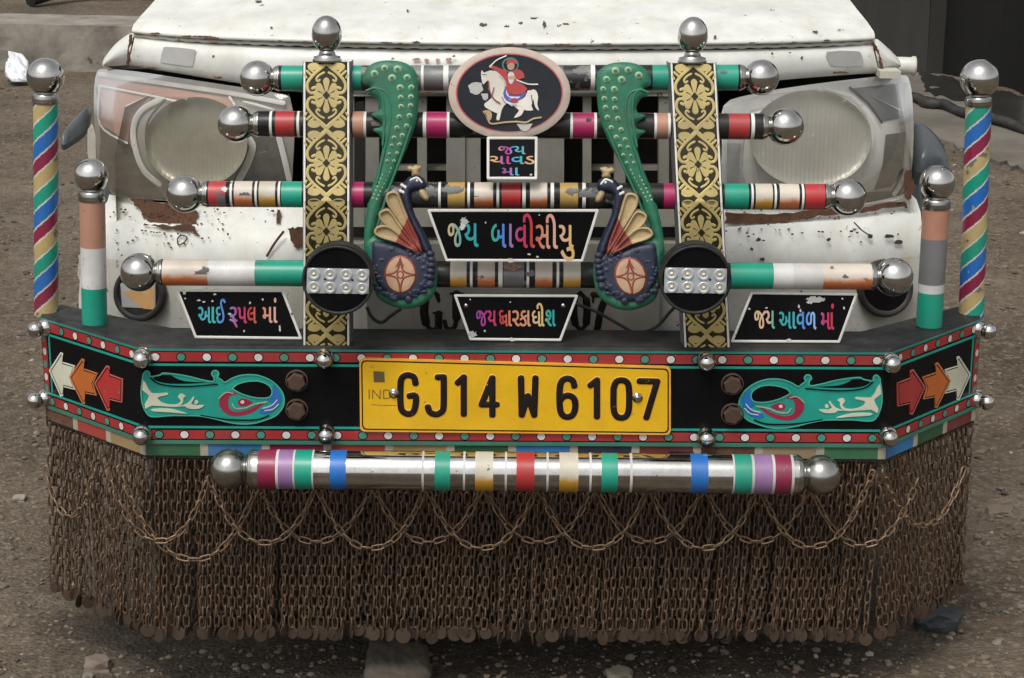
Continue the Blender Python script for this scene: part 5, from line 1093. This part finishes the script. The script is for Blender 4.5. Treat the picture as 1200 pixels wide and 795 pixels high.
    ro.stroke(T(ell(cx, cy, 3.6, 4, 16)), S_, .0012, PRED, .6, h0=.0222, closed=True); ro.relief(T([(cx, cy-19.5), (cx+5, cy-9), (cx, cy-12), (cx-6, cy-8)]), S_, PRED, h0=.0228); ro.build('rosette', e)
peacock(lambda x, y: (x, y), 'left peacock with green tail, facing right', False)
peacock(lambda x, y: (1188 + (y-92)*20/229 - x, y+2), 'right peacock with green tail, facing left', True)

# cables
mb = MB(CABLE); mb.tube([PY(x, y, .13) for x, y in cat([(430, 360), (436, 372), (447, 378), (458, 370), (470, 362)], 6)], .003, CABLE, 8); mb.build('lamp_cable', truck); mb = MB(CABLE); mb.tube([PY(x, y, .12) for x, y in cat([(672, 355), (700, 366), (725, 380), (745, 390), (768, 384), (785, 366), (800, 350)], 6)], .0028, CABLE, 8); mb.build('lamp_cable', truck)

# ------------------------------------------------------------------ corner posts
def post(x0, y0, x1, y1, rpx, Y, m, ball_r, label, bands=None, spiral=None, by=None):
    a, b = PY(x1, y1, Y), PY(x0, y0, Y); L = (b-a).length; ax = (b-a)/L; r = rpx*(PY(x0+1, (y0+y1)/2, Y)-PY(x0, (y0+y1)/2, Y)).length
    e = empty('corner_post', a, truck, label)
    if bands:
        ys = sorted({0, 1} | {t for q in bands for t in q[:2]}); mb = MB(LGREY)
        def mf(i):
            c = (ys[i]+ys[i+1])/2
            for t0, t1, mm in bands:
                if t0 <= c < t1: return mm
            return LGREY
        mb.lathe(a, ax, [(L*t, r) for t in ys], LGREY, 32, mf); mb.build('tube', e)
    else:
        u = ax.orthogonal().normalized(); v = ax.cross(u); ph, pitch, seq, hand = spiral; n, rows_ = 96, int(L/.0022); mb = MB(LGREY)
        rows = [[a + ax*(L*i/rows_) + (u*cos(2*pi*j/n)+v*sin(2*pi*j/n))*r for j in range(n)] for i in range(rows_+1)]
        aw = atan2(-v.y, -u.y)
        def mf(i, j):
            ang = (2*pi*(j+.5)/n - aw)/(2*pi); t = ((L*(i+.5)/rows_)/pitch + hand*ang + ph) % 1; acc = 0
            for wd, mm in seq:
                acc += wd
                if t < acc: return mm
            return seq[-1][1]
        mb.grid(rows, LGREY, True, True, mf); mb.build('tube', e)
    mb = MB(CHROMED); mb.lathe(b, ax, [(-.004, r*1.06), (.0, r*1.1), (.003, r*1.05), (.005, r*1.08), (.008, r*.98), (.010, r*1.0), (.012, r*.6), (.02, r*.5)], CHROMED, 30); mb.build('collar', e)
    R_ = ball_r*(PY(x0+1, y0, Y)-PY(x0, y0, Y)).length; mb = MB(CHROME); mb.ball(b + ax*(.010+R_*.95), R_, CHROME, 44); mb.build('ball_finial', e)
PY_, PR_ = PZ(54.5, 367, zt).y, PZ(1138, 369, zt).y
WORN = mat('worn ochre stripe', (.40, .30, .12), .5, dirt=.4, dirtcol=(.3, .26, .2), chips=.45, chipcol=(.12, .115, .10), cscale=30)
WL2 = mat('stripe white edge', (.55, .53, .48), .5, dirt=.3)
SEQ = [(.20, BLUE), (.035, WL2), (.22, MAROON), (.035, WL2), (.235, WORN), (.03, WL2), (.22, GREEN), (.025, WL2)]
SEQ = [(.225, WORN), (.03, WL2), (.20, MAROON), (.03, WL2), (.235, BLUE), (.03, WL2), (.22, GREEN), (.03, WL2)]
post(53.5, 118, 54.5, 369, 14.3, PY_, None, 22, 'tall candy striped post at the left end', spiral=(.05, .118, SEQ, -1))
post(1147, 121, 1138, 371, 14.8, PR_, None, 22.8, 'tall candy striped post at the right end', spiral=(.80, .118, SEQ, -1))
Y2 = PZ(110, 381, zt).y
PSC = mat('post flaked grey', (.15, .155, .16), .5, dirt=.3, bump=.3)
post(108, 232, 111, 380, 14.8, Y2, None, 20.3, 'short post at the left with terracotta, white and green bands', bands=[(0, .30, GREEN), (.30, .62, LGREY), (.62, 1, PINK)])
Y3 = PZ(1089, 384, zt).y
post(1097, 241, 1088.5, 384, 15.3, Y3, None, 21, 'short post at the right with a flaked grey middle', bands=[(0, .30, GREEN), (.30, .37, LGREY), (.37, .74, PSC), (.74, 1, PINK)])

# ------------------------------------------------------------------ chains
def link_verts(l, wd, r, n=14, k=6):
    """one stadium shaped link standing along Z, its plane XZ"""
    rows = []; R_ = wd/2 - r; h = l/2 - r - R_
    for i in range(n):
        a = 2*pi*i/n; c = Vector((R_*cos(a), 0, R_*sin(a) + (h if sin(a) > 1e-6 else (-h if sin(a) < -1e-6 else 0)))); nn = Vector((cos(a), 0, sin(a)))
        rows.append([c + nn*(r*cos(2*pi*j/k)) + Vector((0, 1, 0))*(r*sin(2*pi*j/k)) for j in range(k)])
    return rows
LK = link_verts(.0252, .0130, .00165)
def add_link(mb, M4, m, rows=LK):
    mb.grid([[M4 @ p for p in r] for r in rows] + [[M4 @ p for p in rows[0]]], m, True, True)
PITCH = .0186
def strand_mesh(nl, seed):
    Rr = random.Random(seed); mb = MB(CHAIN); x = y = 0; tw = Rr.uniform(0, 3.1)
    for i in range(nl):
        z = -PITCH*(i+.5); x = Rr.uniform(-.0008, .0008); y = Rr.uniform(-.001, .001); tw += Rr.uniform(-.09, .09)
        add_link(mb, Matrix.Translation((x, y, z)) @ Matrix.Rotation(tw + (i % 2)*pi/2 + Rr.uniform(-.22, .22), 4, 'Z') @ Matrix.Rotation(Rr.uniform(-.06, .06), 4, 'Y'), CHAIN)
    return mb
TOPZ = zb - .013
TOTAL = TOPZ - (PY(600, 741, 0).z)
NL = round(TOTAL/PITCH)
protos = []
for k in range(10):
    nl = NL
    protos.append((strand_mesh(nl, 100+k).build('hanging_chain', None, origin=(0, 0, 0)), nl))
dm = MB(DISC); dm.lathe((0, 0, -.0150), (0, 1, 0), [(-.0009, 0), (-.0009, .0138), (0, .0145), (.0009, .0138), (.0009, 0)], DISC, 22, smooth=False); disc0 = dm.build('end_disc', protos[0][0], origin=(0, 0, 0))
R = random.Random(21); used = set()
CL = {'m': ('rusty chain with an end disc hanging below the straight front of the bumper', 'curtain chains under the front of the bumper'),
      'l': ('rusty chain with an end disc hanging below the angled left wing of the bumper', 'curtain chains under the left wing of the bumper'),
      'r': ('rusty chain with an end disc hanging below the angled right wing of the bumper', 'curtain chains under the right wing of the bumper')}
def hang(p, rz, key):
    k = R.randrange(10); src, nl = protos[k]
    if k in used: o = src.copy(); COL.objects.link(o)
    else: o = src; used.add(k)
    o.location = p + Vector((R.gauss(0, .0007), R.uniform(-.003, .003), R.uniform(-.003, .002))); o.rotation_euler = (R.uniform(-.018, .018), R.gauss(0, .0035 if R.random() < .93 else .02) + .042, rz + R.gauss(0, .28))
    tag(o, CL[key][0], 'chain', CL[key][1])
    d = disc0 if (k == 0 and disc0.get('placed') is None) else disc0.copy()
    if d is disc0: pass
    else: COL.objects.link(d)
    d.parent = o; d.location = (R.uniform(-.001, .001), R.uniform(-.002, .002), -PITCH*nl + .003); d.rotation_euler = (R.uniform(-.15, .15), R.uniform(-.15, .15), R.gauss(0, .9)); s = R.uniform(.72, .98); d.scale = (s, 1, s)
    if d is disc0: disc0['placed'] = 1
a, b = Vector((BL.x+.004, .012, TOPZ)), Vector((BR.x-.004, .012, TOPZ)); n = round((b.x-a.x)/.0125)
for i in range(n+1): hang(a + (b-a)*(i/n), 0, 'm')
for i in range(n): hang(a + (b-a)*((i+.5)/n) + Vector((0, .02, .002)), 0, 'm')
for (p, q, key) in ((EL, BL, 'l'), (ER, BR, 'r')):
    d = Vector((q.x-p.x, q.y-p.y, 0)); n = round(d.length/.0112); rz = atan2(d.y, d.x)
    for i in range(n): hang(Vector((p.x, p.y+.012, TOPZ)) + d*((i+.3)/n), rz, key)
if 'placed' in disc0: del disc0['placed']

# festoons looped across the curtain
LKB = link_verts(.0245, .0120, .0017)
def festoon(xa, ya, xb, yb_, sag, surf, h, label, m=CHAINB, grp=None):
    pts = []
    for i in range(121):
        t = i/120; x = xa+(xb-xa)*t; y = ya+(yb_-ya)*t + sag*(1-abs(2*t-1)**2.25); pts.append(surf(x, y, h))
    L = [0]
    for p, q in zip(pts, pts[1:]): L.append(L[-1]+(q-p).length)
    n = max(4, round(L[-1]/.0186)); mb = MB(m); k = 0; Rr = random.Random(int(xa)); jit = 0
    for i in range(n):
        s = L[-1]*(i+.5)/n
        while k < 119 and L[k+1] < s: k += 1
        t = (s-L[k])/max(1e-9, L[k+1]-L[k]); p = pts[k].lerp(pts[k+1], t); T_ = (pts[min(k+2, 120)]-pts[max(k-1, 0)]).normalized()
        nn = surf(xa, ya, h+.01)-surf(xa, ya, h); nn.normalize(); sd = T_.cross(nn).normalized(); nn = sd.cross(T_)
        B_ = Matrix((sd, nn, T_)).transposed().to_4x4()
        add_link(mb, Matrix.Translation(p) @ B_ @ Matrix.Rotation((i % 2)*pi/2 + pi/4*.8 + Rr.uniform(-.3, .3), 4, 'Z'), m, LKB)
    return tag(mb.build('festoon_chain'), label, 'chain', grp)
FF = Plane((0, -.006, 0), (0, -1, 0)); GRP = 'looped chains across the curtain'
XF = [245, 372, 500, 630, 760, 888, 1022]; XB = [303, 437, 567, 697, 825, 950]
words = ['first', 'second', 'third', 'fourth', 'fifth', 'sixth']
for i, (p, q) in enumerate(zip(XF, XF[1:])):
    festoon(p+1, 568 if i else 555, q-1, 568 if i < 5 else 548, 70 if i < 5 else 78, FF, .016, f'{words[i]} from the left of the front chain loops swagged under the polished pipe', CHAINB, GRP)
for i, (p, q) in enumerate(zip(XB, XB[1:])):
    festoon(p+1, 570, q-1, 570, 64, FF, .003, f'{words[i]} from the left of the rear chain loops swagged under the polished pipe', CHAINB, GRP)
festoon(128, 548, 245, 560, 76, FF, .014, 'chain loop at the left bend of the bumper, upper of the two', CHAINB, GRP)
festoon(140, 545, 302, 570, 96, FF, .006, 'long chain loop at the left bend of the bumper, lower of the two', CHAINB, GRP)
festoon(60, 545, 118, 548, 56, WL_, .012, 'small chain loop on the far left wing of the curtain', CHAINB, GRP)
festoon(950, 570, 1075, 560, 72, FF, .006, 'chain loop at the right bend of the bumper', CHAINB, GRP)
festoon(1022, 548, 1118, 545, 66, WR_, .02, 'small chain loop on the far right wing of the curtain', CHAINB, GRP)
